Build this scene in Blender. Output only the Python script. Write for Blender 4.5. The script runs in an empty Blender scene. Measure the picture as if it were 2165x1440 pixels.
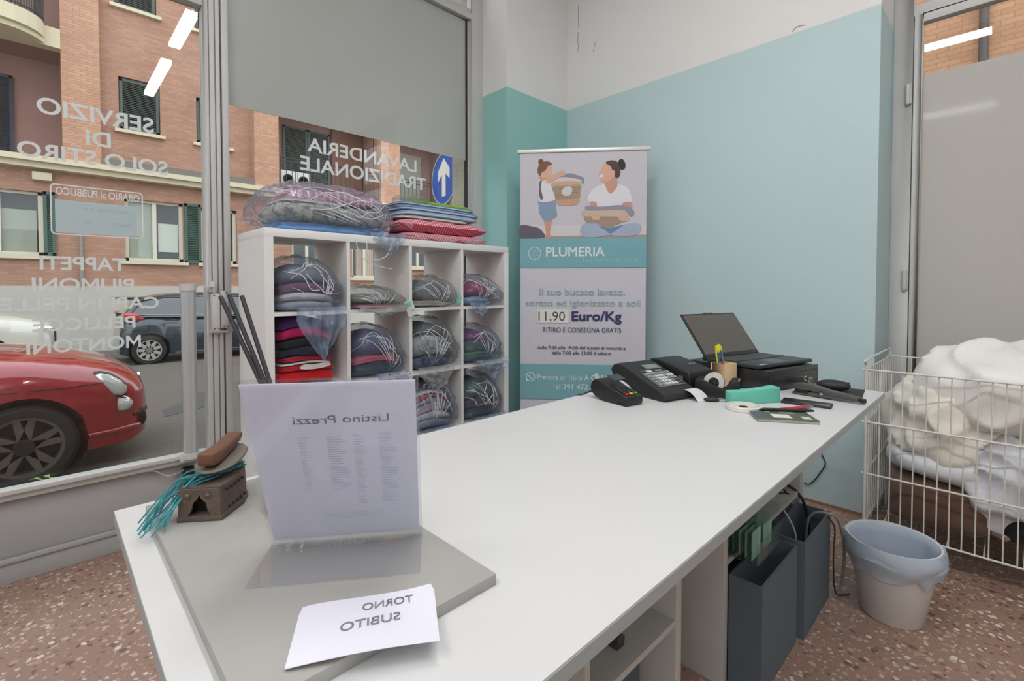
import bpy, bmesh, math, random
import numpy as np
from mathutils import Vector, Matrix, noise

scene = bpy.context.scene
COL = scene.collection
R = math.radians

# ---------------------------------------------------------------- camera
cam_data = bpy.data.cameras.new('camera')
cam = bpy.data.objects.new('camera', cam_data)
COL.objects.link(cam)
cam.location = (0, 0, 1.2)
cam.rotation_euler = (R(90 - 1.46), 0, R(45.85 - 90))
cam_data.sensor_width = 36.0
cam_data.lens = 36.0 * 1017.0 / 2165.0
cam_data.shift_y = -84.0 / 2165.0
cam_data.clip_start = 0.02
cam_data.clip_end = 200
scene.camera = cam

# ---------------------------------------------------------------- overcast sky, exposure
world = bpy.data.worlds.new('overcast_sky')
scene.world = world
world.use_nodes = True
_bg = world.node_tree.nodes['Background']
_bg.inputs['Color'].default_value = (0.86, 0.93, 1.0, 1)
_bg.inputs['Strength'].default_value = 2.3
scene.view_settings.view_transform = 'Standard'
scene.view_settings.look = 'None'
scene.view_settings.exposure = 0.1
scene.view_settings.gamma = 1.0
scene.view_settings.use_curve_mapping = False
scene.cycles.transparent_max_bounces = 16
scene.cycles.max_bounces = 5
scene.cycles.diffuse_bounces = 3
scene.cycles.glossy_bounces = 3
scene.cycles.transmission_bounces = 4
scene.cycles.use_adaptive_sampling = True
scene.cycles.adaptive_threshold = 0.08
scene.cycles.caustics_reflective = False
scene.cycles.caustics_refractive = False
scene.cycles.use_denoising = True
scene.cycles.use_light_tree = False
TUBE_POWER = 52.0

# ---------------------------------------------------------------- helpers
def lin(c):
    out = []
    for v in c[:3]:
        v = v / 255.0
        out.append(v / 12.92 if v <= 0.04045 else ((v + 0.055) / 1.055) ** 2.4)
    return (out[0], out[1], out[2], 1.0)

MATS = {}
def M(name, col=(200, 200, 200), rough=0.5, metal=0.0, var=0.0, vscale=8.0, bump=0.0, bscale=60.0,
      coat=0.0, emit=None, estr=0.0, spec=0.5, alpha=1.0, sheen=0.0, stretch=None):
    if name in MATS:
        return MATS[name]
    m = bpy.data.materials.new(name)
    m.use_nodes = True
    nt = m.node_tree
    b = nt.nodes['Principled BSDF']
    b.inputs['Base Color'].default_value = lin(col)
    b.inputs['Roughness'].default_value = rough
    b.inputs['Metallic'].default_value = metal
    b.inputs['Specular IOR Level'].default_value = spec
    b.inputs['Coat Weight'].default_value = coat
    b.inputs['Coat Roughness'].default_value = 0.05
    b.inputs['Alpha'].default_value = alpha
    b.inputs['Sheen Weight'].default_value = sheen
    if emit:
        b.inputs['Emission Color'].default_value = lin(emit)
        b.inputs['Emission Strength'].default_value = estr
    tc = None
    if var or bump:
        tc = nt.nodes.new('ShaderNodeTexCoord')
        mp = nt.nodes.new('ShaderNodeMapping')
        if stretch:
            mp.inputs['Scale'].default_value = stretch
        nt.links.new(tc.outputs['Object'], mp.inputs['Vector'])
    if var:
        n = nt.nodes.new('ShaderNodeTexNoise')
        n.inputs['Scale'].default_value = vscale
        n.inputs['Detail'].default_value = 5
        nt.links.new(mp.outputs['Vector'], n.inputs['Vector'])
        mix = nt.nodes.new('ShaderNodeMix')
        mix.data_type = 'RGBA'
        c = lin(col)
        mix.inputs['A'].default_value = tuple(max(0, v * (1 - var)) for v in c[:3]) + (1,)
        mix.inputs['B'].default_value = tuple(min(1, v * (1 + var)) for v in c[:3]) + (1,)
        nt.links.new(n.outputs['Fac'], mix.inputs['Factor'])
        nt.links.new(mix.outputs['Result'], b.inputs['Base Color'])
    if bump:
        n2 = nt.nodes.new('ShaderNodeTexNoise')
        n2.inputs['Scale'].default_value = bscale
        n2.inputs['Detail'].default_value = 4
        nt.links.new(mp.outputs['Vector'], n2.inputs['Vector'])
        bp = nt.nodes.new('ShaderNodeBump')
        bp.inputs['Strength'].default_value = bump
        bp.inputs['Distance'].default_value = 0.01
        nt.links.new(n2.outputs['Fac'], bp.inputs['Height'])
        nt.links.new(bp.outputs['Normal'], b.inputs['Normal'])
    MATS[name] = m
    return m

def nodemat(name):
    m = bpy.data.materials.new(name)
    m.use_nodes = True
    nt = m.node_tree
    for n in list(nt.nodes):
        if n.type != 'OUTPUT_MATERIAL':
            nt.nodes.remove(n)
    MATS[name] = m
    return m, nt, nt.nodes['Material Output']

def glass_mat(name, tint=(0.96, 0.975, 0.97), refl=1.0):
    m, nt, out = nodemat(name)
    tr = nt.nodes.new('ShaderNodeBsdfTransparent'); tr.inputs['Color'].default_value = (*tint, 1)
    gl = nt.nodes.new('ShaderNodeBsdfGlossy'); gl.inputs['Roughness'].default_value = 0.0
    lw = nt.nodes.new('ShaderNodeLayerWeight'); lw.inputs['Blend'].default_value = 0.5
    pw = nt.nodes.new('ShaderNodeMath'); pw.operation = 'POWER'; pw.inputs[1].default_value = 4.5
    fr = nt.nodes.new('ShaderNodeMath'); fr.operation = 'MULTIPLY_ADD'; fr.inputs[1].default_value = 0.7; fr.inputs[2].default_value = 0.035
    nt.links.new(lw.outputs['Facing'], pw.inputs[0]); nt.links.new(pw.outputs[0], fr.inputs[0])
    mul = nt.nodes.new('ShaderNodeMath'); mul.operation = 'MULTIPLY'; mul.inputs[1].default_value = refl
    mx = nt.nodes.new('ShaderNodeMixShader')
    nt.links.new(fr.outputs[0], mul.inputs[0]); nt.links.new(mul.outputs[0], mx.inputs[0])
    nt.links.new(tr.outputs[0], mx.inputs[1]); nt.links.new(gl.outputs[0], mx.inputs[2])
    nt.links.new(mx.outputs[0], out.inputs['Surface'])
    return m

def frost_mat(name, col, refl=1.0, fac=0.45):
    """matt privacy film on the pane: scatters daylight through, sheen of the glass on top"""
    m, nt, out = nodemat(name)
    d = nt.nodes.new('ShaderNodeBsdfDiffuse'); d.inputs['Color'].default_value = lin(col)
    t = nt.nodes.new('ShaderNodeBsdfTranslucent'); t.inputs['Color'].default_value = lin(col)
    mx = nt.nodes.new('ShaderNodeMixShader'); mx.inputs[0].default_value = fac
    gl = nt.nodes.new('ShaderNodeBsdfGlossy'); gl.inputs['Roughness'].default_value = 0.06
    fr = nt.nodes.new('ShaderNodeFresnel'); fr.inputs['IOR'].default_value = 1.5
    mu = nt.nodes.new('ShaderNodeMath'); mu.operation = 'MULTIPLY'; mu.inputs[1].default_value = refl
    m2 = nt.nodes.new('ShaderNodeMixShader')
    L = nt.links.new
    L(d.outputs[0], mx.inputs[1]); L(t.outputs[0], mx.inputs[2]); L(fr.outputs[0], mu.inputs[0]); L(mu.outputs[0], m2.inputs[0])
    L(mx.outputs[0], m2.inputs[1]); L(gl.outputs[0], m2.inputs[2]); L(m2.outputs[0], out.inputs['Surface'])
    return m

def film_mat(name, tint, milk, milkcol, gloss=0.35, bscale=14.0, gm=0.5):
    """thin crumpled plastic film: mostly clear, glinting on its creases"""
    m, nt, out = nodemat(name)
    L = nt.links.new
    tc = nt.nodes.new('ShaderNodeTexCoord')
    mp = nt.nodes.new('ShaderNodeMapping'); mp.inputs['Scale'].default_value = (1.0, 1.0, 0.45)
    L(tc.outputs['Object'], mp.inputs['Vector'])
    n = nt.nodes.new('ShaderNodeTexNoise'); n.inputs['Scale'].default_value = bscale; n.inputs['Detail'].default_value = 3
    n.noise_type = 'RIDGED_MULTIFRACTAL'
    L(mp.outputs[0], n.inputs['Vector'])
    bp = nt.nodes.new('ShaderNodeBump'); bp.inputs['Strength'].default_value = 0.9; bp.inputs['Distance'].default_value = 0.02
    L(n.outputs['Fac'], bp.inputs['Height'])
    tr = nt.nodes.new('ShaderNodeBsdfTransparent'); tr.inputs['Color'].default_value = (*tint, 1)
    gl = nt.nodes.new('ShaderNodeBsdfGlossy'); gl.inputs['Roughness'].default_value = 0.13
    L(bp.outputs[0], gl.inputs['Normal'])
    df = nt.nodes.new('ShaderNodeBsdfDiffuse'); df.inputs['Color'].default_value = lin(milkcol)
    tl = nt.nodes.new('ShaderNodeBsdfTranslucent'); tl.inputs['Color'].default_value = lin(milkcol)
    md = nt.nodes.new('ShaderNodeMixShader'); md.inputs[0].default_value = 0.25
    L(df.outputs[0], md.inputs[1]); L(tl.outputs[0], md.inputs[2])
    mx1 = nt.nodes.new('ShaderNodeMixShader')
    rp = nt.nodes.new('ShaderNodeMapRange'); rp.inputs[1].default_value = 0.6; rp.inputs[2].default_value = 1.5
    rp.inputs[3].default_value = milk * 0.6; rp.inputs[4].default_value = min(1, milk * 2.2)
    L(n.outputs['Fac'], rp.inputs[0]); L(rp.outputs[0], mx1.inputs[0])
    L(tr.outputs[0], mx1.inputs[1]); L(md.outputs[0], mx1.inputs[2])
    lw = nt.nodes.new('ShaderNodeLayerWeight'); lw.inputs['Blend'].default_value = gloss
    L(bp.outputs[0], lw.inputs['Normal'])
    mu = nt.nodes.new('ShaderNodeMath'); mu.operation = 'MULTIPLY'; mu.inputs[1].default_value = gm
    L(lw.outputs['Fresnel'], mu.inputs[0])
    mx2 = nt.nodes.new('ShaderNodeMixShader')
    L(mu.outputs[0], mx2.inputs[0]); L(mx1.outputs[0], mx2.inputs[1]); L(gl.outputs[0], mx2.inputs[2])
    L(mx2.outputs[0], out.inputs['Surface'])
    return m

class G:
    """collects one mesh"""
    def __init__(s):
        s.v = []; s.f = []; s.m = []
    def add(s, vs, fs, mi=0):
        o = len(s.v); s.v += [tuple(p) for p in vs]
        s.f += [tuple(i + o for i in q) for q in fs]; s.m += [mi] * len(fs)
        return s
    def box(s, x0, x1, y0, y1, z0, z1, mi=0):
        return s.add([(x0, y0, z0), (x1, y0, z0), (x1, y1, z0), (x0, y1, z0), (x0, y0, z1), (x1, y0, z1), (x1, y1, z1), (x0, y1, z1)],
                     [(3, 2, 1, 0), (4, 5, 6, 7), (0, 1, 5, 4), (1, 2, 6, 5), (2, 3, 7, 6), (3, 0, 4, 7)], mi)
    def cyl(s, p0, p1, r0, r1=None, n=14, mi=0):
        return s.tube([p0, p1], [r0, r0 if r1 is None else r1], n, mi)
    def tube(s, pts, r, n=8, mi=0, closed=False):
        pts = [Vector(p) for p in pts]; k = len(pts)
        rs = r if isinstance(r, (list, tuple)) else [r] * k
        vs = []; ref = None
        for i, p in enumerate(pts):
            a = pts[(i - 1) % k] if (i > 0 or closed) else p
            b = pts[(i + 1) % k] if (i < k - 1 or closed) else p
            d = (b - a)
            d = d.normalized() if d.length > 1e-9 else Vector((0, 0, 1))
            if ref is None:
                ref = d.orthogonal().normalized()
            ref = (ref - d * ref.dot(d))
            ref = ref.normalized() if ref.length > 1e-6 else d.orthogonal().normalized()
            q = d.cross(ref)
            for j in range(n):
                t = 2 * math.pi * j / n
                vs.append(p + (ref * math.cos(t) + q * math.sin(t)) * rs[i])
        fs = []
        for i in range(k if closed else k - 1):
            for j in range(n):
                a = i * n + j; b = i * n + (j + 1) % n; c = ((i + 1) % k) * n + (j + 1) % n; d = ((i + 1) % k) * n + j
                fs.append((a, b, c, d))
        if not closed:
            fs.append(tuple(range(n - 1, -1, -1))); fs.append(tuple((k - 1) * n + j for j in range(n)))
        return s.add(vs, fs, mi)
    def lathe(s, prof, n=24, c=(0, 0, 0), axis='z', mi=0, close=False, caps=True):
        vs = []; fs = []
        for (r, z) in prof:
            for j in range(n):
                t = 2 * math.pi * j / n
                p = (r * math.cos(t), r * math.sin(t), z)
                if axis == 'y':
                    p = (p[0], p[2], p[1])
                if axis == 'x':
                    p = (p[2], p[0], p[1])
                vs.append((p[0] + c[0], p[1] + c[1], p[2] + c[2]))
        k = len(prof)
        for i in range(k - (0 if close else 1)):
            for j in range(n):
                i2 = (i + 1) % k
                fs.append((i * n + j, i * n + (j + 1) % n, i2 * n + (j + 1) % n, i2 * n + j))
        if caps and not close:
            if prof[0][0] > 1e-6:
                fs.append(tuple(range(n - 1, -1, -1)))
            if prof[-1][0] > 1e-6:
                fs.append(tuple((k - 1) * n + j for j in range(n)))
        return s.add(vs, fs, mi)
    def prism(s, poly, a, b, axis='y', mi=0):
        """extrude a 2D outline between a and b along an axis"""
        n = len(poly)
        def P(u, w, t):
            return {'y': (u, t, w), 'x': (t, u, w), 'z': (u, w, t)}[axis]
        vs = [P(u, w, a) for u, w in poly] + [P(u, w, b) for u, w in poly]
        fs = [tuple(range(n)), tuple(range(2 * n - 1, n - 1, -1))]
        for i in range(n):
            j = (i + 1) % n
            fs.append((i, i + n, j + n, j))
        return s.add(vs, fs, mi)
    def surf(s, grid, cu=False, cv=False, mi=0):
        nr = len(grid); nc = len(grid[0])
        vs = [p for row in grid for p in row]; fs = []
        for i in range(nr if cu else nr - 1):
            for j in range(nc if cv else nc - 1):
                i2 = (i + 1) % nr; j2 = (j + 1) % nc
                fs.append((i * nc + j, i * nc + j2, i2 * nc + j2, i2 * nc + j))
        return s.add(vs, fs, mi)
    def mesh(s, name, mats, smooth=None, bevel=0, seg=2, fixn=True):
        me = bpy.data.meshes.new(name)
        me.from_pydata(s.v, [], s.f)
        for mm in (mats if isinstance(mats, (list, tuple)) else [mats]):
            me.materials.append(mm)
        if any(s.m):
            me.polygons.foreach_set('material_index', s.m)
        bm = bmesh.new(); bm.from_mesh(me)
        if smooth or bevel:
            bmesh.ops.remove_doubles(bm, verts=bm.verts, dist=1e-6)
        if fixn:
            bmesh.ops.recalc_face_normals(bm, faces=bm.faces)
        if bevel:
            ed = [e for e in bm.edges if len(e.link_faces) == 2 and e.calc_face_angle(0) > 0.5]
            bmesh.ops.bevel(bm, geom=ed, offset=bevel, segments=seg, affect='EDGES', profile=0.5, clamp_overlap=True)
        bm.to_mesh(me); bm.free()
        if smooth or bevel:
            me.polygons.foreach_set('use_smooth', [True] * len(me.polygons))
            me.set_sharp_from_angle(angle=R(smooth or 40))
        me.update()
        return me
    def obj(s, name, mats, parent=None, smooth=None, bevel=0, seg=2, world=False, loc=None, rz=0, rot=None, fixn=True):
        return link(name, s.mesh(name, mats, smooth, bevel, seg, fixn), parent, world, loc, rz, rot)

def link(name, me, parent=None, world=False, loc=None, rz=0, rot=None):
    o = bpy.data.objects.new(name, me); COL.objects.link(o)
    if loc is not None:
        o.location = loc
    if rz or rot:
        o.rotation_euler = rot or (0, 0, rz)
    if parent is not None:
        o.parent = parent
        if world:
            o.matrix_parent_inverse = MW(parent).inverted()
    return o

def MW(o):
    m = Matrix.LocRotScale(o.location, o.rotation_euler.to_quaternion(), o.scale)
    if o.parent is not None:
        m = MW(o.parent) @ o.matrix_parent_inverse @ m
    return m

def thing(name, label, cat, loc=(0, 0, 0), rz=0, group=None):
    o = bpy.data.objects.new(name, None); COL.objects.link(o)
    o.empty_display_size = 0.05
    o.location = loc; o.rotation_euler = (0, 0, rz)
    tag(o, label, cat, group)
    return o

def tag(o, label=None, cat=None, group=None, kind=None):
    if label: o['label'] = label
    if cat: o['category'] = cat
    if group: o['group'] = group
    if kind: o['kind'] = kind
    return o

def base(name, loc=(0, 0, 0), kind='structure', label=None):
    o = bpy.data.objects.new(name, None); COL.objects.link(o); o.location = loc; o['kind'] = kind
    if label: o['label'] = label
    return o

def struct(g, name, mats, parent=None, label=None, **kw):
    o = g.obj(name, mats, parent, **kw)
    if parent is None:
        o['kind'] = 'structure'
    if label: o['label'] = label
    return o

def holes(g, x0, x1, z0, z1, hs, y0, y1, axis='y', mi=0):
    """a wall slab with rectangular openings; axis = direction of its thickness"""
    xs = sorted({x0, x1, *[min(max(h[0], x0), x1) for h in hs], *[min(max(h[1], x0), x1) for h in hs]})
    zs = sorted({z0, z1, *[min(max(h[2], z0), z1) for h in hs], *[min(max(h[3], z0), z1) for h in hs]})
    for k in range(len(zs) - 1):
        zm = (zs[k] + zs[k + 1]) / 2; run = None
        for i in range(len(xs) - 1):
            xm = (xs[i] + xs[i + 1]) / 2
            solid = not any(h[0] < xm < h[1] and h[2] < zm < h[3] for h in hs)
            if solid and run is None: run = xs[i]
            if (not solid or i == len(xs) - 2) and run is not None:
                e = xs[i] if not solid else xs[i + 1]
                if axis == 'y': g.box(run, e, y0, y1, zs[k], zs[k + 1], mi)
                else: g.box(y0, y1, run, e, zs[k], zs[k + 1], mi)
                run = None
    return g

_tc = {}
def text_mesh(s, bold=0.0, sp=1.0):
    key = (s, bold, sp)
    if key not in _tc:
        cu = bpy.data.curves.new('t', 'FONT'); cu.body = s; cu.offset = bold; cu.resolution_u = 4; cu.space_character = sp
        ob = bpy.data.objects.new('t', cu); COL.objects.link(ob)
        dg = bpy.context.evaluated_depsgraph_get(); dg.update()
        me = bpy.data.meshes.new_from_object(ob.evaluated_get(dg))
        vs = [tuple(v.co) for v in me.vertices]; fs = [tuple(p.vertices) for p in me.polygons]
        bpy.data.objects.remove(ob); bpy.data.curves.remove(cu); bpy.data.meshes.remove(me)
        _tc[key] = (vs, fs)
    return _tc[key]

def redraw_m(s, vs, fs):
    """a bold capital M with clean joints in place of the thickened font glyph"""
    lab = list(range(len(vs)))
    def root(i):
        while lab[i] != i: i = lab[i]
        return i
    for f_ in fs:
        r0 = root(f_[0])
        for i in f_[1:]: lab[root(i)] = r0
    isl = {}
    for i in range(len(vs)): isl.setdefault(root(i), []).append(i)
    order = sorted(isl.values(), key=lambda q: min(vs[i][0] for i in q))
    chars = s.replace(' ', '')
    if len(order) != len(chars): return vs, fs
    drop = set(); add = []
    for k, c in enumerate(chars):
        if c == 'M':
            drop |= set(order[k]); x0 = min(vs[i][0] for i in order[k]); x1 = max(vs[i][0] for i in order[k])
            add.append((x0, x1))
    keep = [i for i in range(len(vs)) if i not in drop]; mp = {i: k for k, i in enumerate(keep)}
    nv = [vs[i] for i in keep]; nf = [tuple(mp[i] for i in f_) for f_ in fs if f_[0] not in drop]
    for x0, x1 in add:
        o = len(nv); w = x1 - x0; t = .115; xm = (x0 + x1) / 2; z0, z1 = -.02, .70
        P = [(x0, z0), (x0 + t, z0), (x0 + t, .46), (xm, .13), (x1 - t, .46), (x1 - t, z0), (x1, z0), (x1, z1), (x1 - t * 1.1, z1), (xm, .33), (x0 + t * 1.1, z1), (x0, z1)]
        nv += [(u, v, 0) for u, v in P]
        nf += [tuple(o + i for i in q) for q in ((0, 1, 2, 11), (2, 10, 11), (2, 3, 9, 10), (3, 4, 8, 9), (4, 7, 8), (4, 5, 6, 7))]
    return nv, nf

def lettering(s, org, right, up, w=None, h=None, mat=None, parent=None, name='lettering', bold=0.0, align='l', world=True, sp=1.0, split=False, caps=False):
    """flat letters: org is the lower left of the text box (or its middle with align c)"""
    vs, fs = text_mesh(s, bold if split or caps else 0.0, sp)
    if caps and 'M' in s: vs, fs = redraw_m(s, vs, fs)
    x0 = min(v[0] for v in vs); x1 = max(v[0] for v in vs); z0 = 0.0; z1 = 0.7
    sx = (w / (x1 - x0)) if w else h / (z1 - z0)
    sy = (h / (z1 - z0)) if h else sx
    right = Vector(right); up = Vector(up); org = Vector(org)
    off = -(x1 - x0) / 2 if align == 'c' else 0
    g = G(); nr = right.cross(up)
    for k, (bx_, by_) in enumerate(((0, 0), (1, 0), (-1, 0), (0, 1), (0, -1)) if bold > 0 and not split and not caps else ((0, 0),)):
        g.add([org + right * ((v[0] + bx_ * bold - x0 + off) * sx) + up * ((v[1] + by_ * bold) * sy) + nr * (k * 1e-5) for v in vs], fs)
    if not split:
        return g.obj(name, mat, parent, world=world, fixn=False)
    lab = list(range(len(g.v)))                       # one object per letter
    def root(i):
        while lab[i] != i: i = lab[i]
        return i
    for f_ in g.f:
        r0 = root(f_[0])
        for i in f_[1:]: lab[root(i)] = r0
    for r0 in sorted({root(f_[0]) for f_ in g.f}):
        idx = [i for i in range(len(g.v)) if root(i) == r0]; mp = {i: k for k, i in enumerate(idx)}
        G().add([g.v[i] for i in idx], [tuple(mp[i] for i in f_) for f_ in g.f if root(f_[0]) == r0]).obj('letter', mat, parent, world=world, fixn=False)

def smooth_poly(pts, n=6):
    """closed Catmull-Rom outline"""
    out = []; k = len(pts)
    for i in range(k):
        p0, p1, p2, p3 = [np.array(pts[(i + d) % k], float) for d in (-1, 0, 1, 2)]
        for j in range(n):
            t = j / n
            out.append(tuple(0.5 * (2 * p1 + (p2 - p0) * t + (2 * p0 - 5 * p1 + 4 * p2 - p3) * t * t + (3 * p1 - p0 - 3 * p2 + p3) * t ** 3)))
    return out

def smooth_path(pts, n=6):
    out = []; k = len(pts)
    for i in range(k - 1):
        p0, p1, p2, p3 = [np.array(pts[min(max(i + d, 0), k - 1)], float) for d in (-1, 0, 1, 2)]
        for j in range(n):
            t = j / n
            out.append(tuple(0.5 * (2 * p1 + (p2 - p0) * t + (2 * p0 - 5 * p1 + 4 * p2 - p3) * t * t + (3 * p1 - p0 - 3 * p2 + p3) * t ** 3)))
    out.append(tuple(pts[-1]))
    return out

def sp(v, e):
    return math.copysign(abs(v) ** e, v)

def nvec(p):
    return Vector((noise.noise(p + Vector((9.3, 0.5, 3.1))), noise.noise(p + Vector((2.7, 8.1, 5.9))), noise.noise(p + Vector((6.2, 4.4, 0.7)))))

def blob(w, d, h, e1=0.4, e2=0.4, nu=36, nv=16, amp=0.0, fr=6.0, seed=0, grooves=0, gd=0.05, flat=True, ridge=0.0, top=0.0, fine=0.0):
    """a soft rounded slab or sack standing on z = 0, with folds"""
    rows = []
    for i in range(nv + 1):
        ph = -math.pi / 2 + math.pi * i / nv
        row = []
        for j in range(nu):
            th = 2 * math.pi * j / nu
            cz = sp(math.sin(ph), e2); cr = abs(math.cos(ph)) ** e2
            x = w / 2 * sp(math.cos(th), e1) * cr; y = d / 2 * sp(math.sin(th), e1) * cr; z = h / 2 * (cz + 1)
            if grooves and 0.03 < cr:
                k = 1 - gd * (abs(math.sin(math.pi * grooves * z / h)) ** 8 if True else 0)
                x *= k; y *= k
            if top:
                z *= 1 + top * (1 - (2 * x / w) ** 2) * (1 - (2 * y / d) ** 2)
            p = Vector((x * fr + seed * 7.31, y * fr - seed * 3.7, z * fr + seed))
            if amp:
                nn = nvec(p)
                if fine: nn = nn + nvec(p * 2.4) * fine
                if ridge:
                    rr = (1 - abs(noise.noise(p * 1.7 + Vector((5, 3, 1))))) ** 3 * ridge
                    dirv = Vector((x / w, y / d, (z - h / 2) / h))
                    if dirv.length > 1e-6: dirv.normalize()
                    nn = nn + dirv * rr
                x += nn.x * amp; y += nn.y * amp; z += nn.z * amp * (1.0 if h > 0.05 else 0.35)
            if flat: z = max(z, 0.0)
            row.append((x, y, z))
        rows.append(row)
    g = G(); g.surf(rows, False, True)
    g.add([], [])
    return g

# ================================================================ surfaces
def brick_mat(name, c1, c2, mortar, bw=0.25, bh=0.07, axis='y'):
    m, nt, out = nodemat(name); L = nt.links.new
    b = nt.nodes.new('ShaderNodeBsdfPrincipled'); b.inputs['Roughness'].default_value = 0.9
    tc = nt.nodes.new('ShaderNodeTexCoord'); mp = nt.nodes.new('ShaderNodeMapping')
    mp.inputs['Rotation'].default_value = (R(90), 0, 0) if axis == 'y' else (R(90), 0, R(90))
    sep = nt.nodes.new('ShaderNodeSeparateXYZ'); cmb = nt.nodes.new('ShaderNodeCombineXYZ')
    L(tc.outputs['Object'], sep.inputs[0])
    ad = nt.nodes.new('ShaderNodeMath'); ad.operation = 'ADD'
    L(sep.outputs['X'], ad.inputs[0]); L(sep.outputs['Y'], ad.inputs[1])
    L(ad.outputs[0], cmb.inputs['X']); L(sep.outputs['Z'], cmb.inputs['Y'])
    br = nt.nodes.new('ShaderNodeTexBrick')
    br.inputs['Color1'].default_value = lin(c1); br.inputs['Color2'].default_value = lin(c2); br.inputs['Mortar'].default_value = lin(mortar)
    br.inputs['Scale'].default_value = 1.0; br.inputs['Brick Width'].default_value = bw; br.inputs['Row Height'].default_value = bh
    br.inputs['Mortar Size'].default_value = 0.006
    L(cmb.outputs[0], br.inputs['Vector'])
    n = nt.nodes.new('ShaderNodeTexNoise'); n.inputs['Scale'].default_value = 1.3; n.inputs['Detail'].default_value = 4
    L(cmb.outputs[0], n.inputs['Vector'])
    mx = nt.nodes.new('ShaderNodeMix'); mx.data_type = 'RGBA'; mx.blend_type = 'MULTIPLY'
    cr = nt.nodes.new('ShaderNodeValToRGB'); cr.color_ramp.elements[0].color = (.8, .8, .8, 1); cr.color_ramp.elements[1].color = (1.1, 1.08, 1.05, 1)
    L(n.outputs['Fac'], cr.inputs[0]); mx.inputs['Factor'].default_value = 1.0
    L(br.outputs['Color'], mx.inputs['A']); L(cr.outputs[0], mx.inputs['B']); L(mx.outputs['Result'], b.inputs['Base Color'])
    bp = nt.nodes.new('ShaderNodeBump'); bp.inputs['Strength'].default_value = 0.6; bp.inputs['Distance'].default_value = 0.008; bp.invert = True
    L(br.outputs['Fac'], bp.inputs['Height']); L(bp.outputs[0], b.inputs['Normal'])
    L(b.outputs[0], out.inputs['Surface'])
    return m

def terrazzo():
    m, nt, out = nodemat('terrazzo'); L = nt.links.new
    b = nt.nodes.new('ShaderNodeBsdfPrincipled'); b.inputs['Roughness'].default_value = 0.42
    tc = nt.nodes.new('ShaderNodeTexCoord')
    nz = nt.nodes.new('ShaderNodeTexNoise'); nz.inputs['Scale'].default_value = 35
    L(tc.outputs['Object'], nz.inputs['Vector'])
    vm = nt.nodes.new('ShaderNodeVectorMath'); vm.operation = 'MULTIPLY_ADD'
    vm.inputs[1].default_value = (.02, .02, .02)
    L(nz.outputs['Color'], vm.inputs[0]); L(tc.outputs['Object'], vm.inputs[2])
    base_c = lin((162, 132, 117))
    prev = None
    for sc, th, cols in ((62, 0.30, [(146, 116, 104), (192, 164, 150), (162, 128, 114), (214, 196, 184), (128, 100, 90)]),
                         (38, 0.24, [(226, 214, 204), (166, 128, 112), (200, 172, 158), (124, 94, 84), (188, 152, 136)])):
        v = nt.nodes.new('ShaderNodeTexVoronoi'); v.inputs['Scale'].default_value = sc
        L(vm.outputs[0], v.inputs['Vector'])
        cr = nt.nodes.new('ShaderNodeValToRGB'); cr.color_ramp.interpolation = 'CONSTANT'
        el = cr.color_ramp.elements
        while len(el) < len(cols): el.new(0.5)
        for i, c in enumerate(cols):
            el[i].position = i / len(cols); el[i].color = lin(c)
        sx = nt.nodes.new('ShaderNodeSeparateColor'); L(v.outputs['Color'], sx.inputs[0]); L(sx.outputs[0], cr.inputs[0])
        st = nt.nodes.new('ShaderNodeMath'); st.operation = 'LESS_THAN'; st.inputs[1].default_value = th
        mulr = nt.nodes.new('ShaderNodeMath'); mulr.operation = 'MULTIPLY_ADD'; mulr.inputs[1].default_value = 0.35
        L(sx.outputs[1], mulr.inputs[0]); L(v.outputs['Distance'], mulr.inputs[2])
        sb = nt.nodes.new('ShaderNodeMath'); sb.operation = 'LESS_THAN'; sb.inputs[1].default_value = th + 0.2
        L(mulr.outputs[0], sb.inputs[0])
        mx = nt.nodes.new('ShaderNodeMix'); mx.data_type = 'RGBA'
        L(sb.outputs[0], mx.inputs['Factor'])
        if prev is None: mx.inputs['A'].default_value = base_c
        else: L(prev, mx.inputs['A'])
        L(cr.outputs[0], mx.inputs['B']); prev = mx.outputs['Result']
    L(prev, b.inputs['Base Color']); L(b.outputs[0], out.inputs['Surface'])
    return m

TERRAZZO = terrazzo()
WHITE_WALL = M('white_wall_paint', (234, 234, 232), 0.85, var=0.03, vscale=3, bump=0.08, bscale=40)
BLUE_WALL = M('pale_blue_wall_paint', (194, 217, 220), 0.7, var=0.025, vscale=2, bump=0.08, bscale=40)
TEAL_WALL = M('teal_wall_paint', (156, 207, 203), 0.7, var=0.03, vscale=2, bump=0.08, bscale=40)
GREY_METAL = M('grey_painted_metal', (206, 206, 204), 0.45, var=0.06, vscale=6, bump=0.05, bscale=30)
GREY_PANEL = M('grey_painted_panel', (176, 177, 178), 0.5, var=0.04, vscale=5)
FRAME_SHADE = M('dark_frame_shade', (45, 45, 45), 0.8)  # colour of the painted shadow beside the window jamb
GLASS = glass_mat('window_glass')
FROST = frost_mat('matt_window_film', (230, 233, 229), 1.5)
FROST2 = frost_mat('matt_door_film', (230, 229, 226), 0.12)
VINYL = frost_mat('white_vinyl', (250, 253, 253), 0.15, 0.5)

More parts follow.
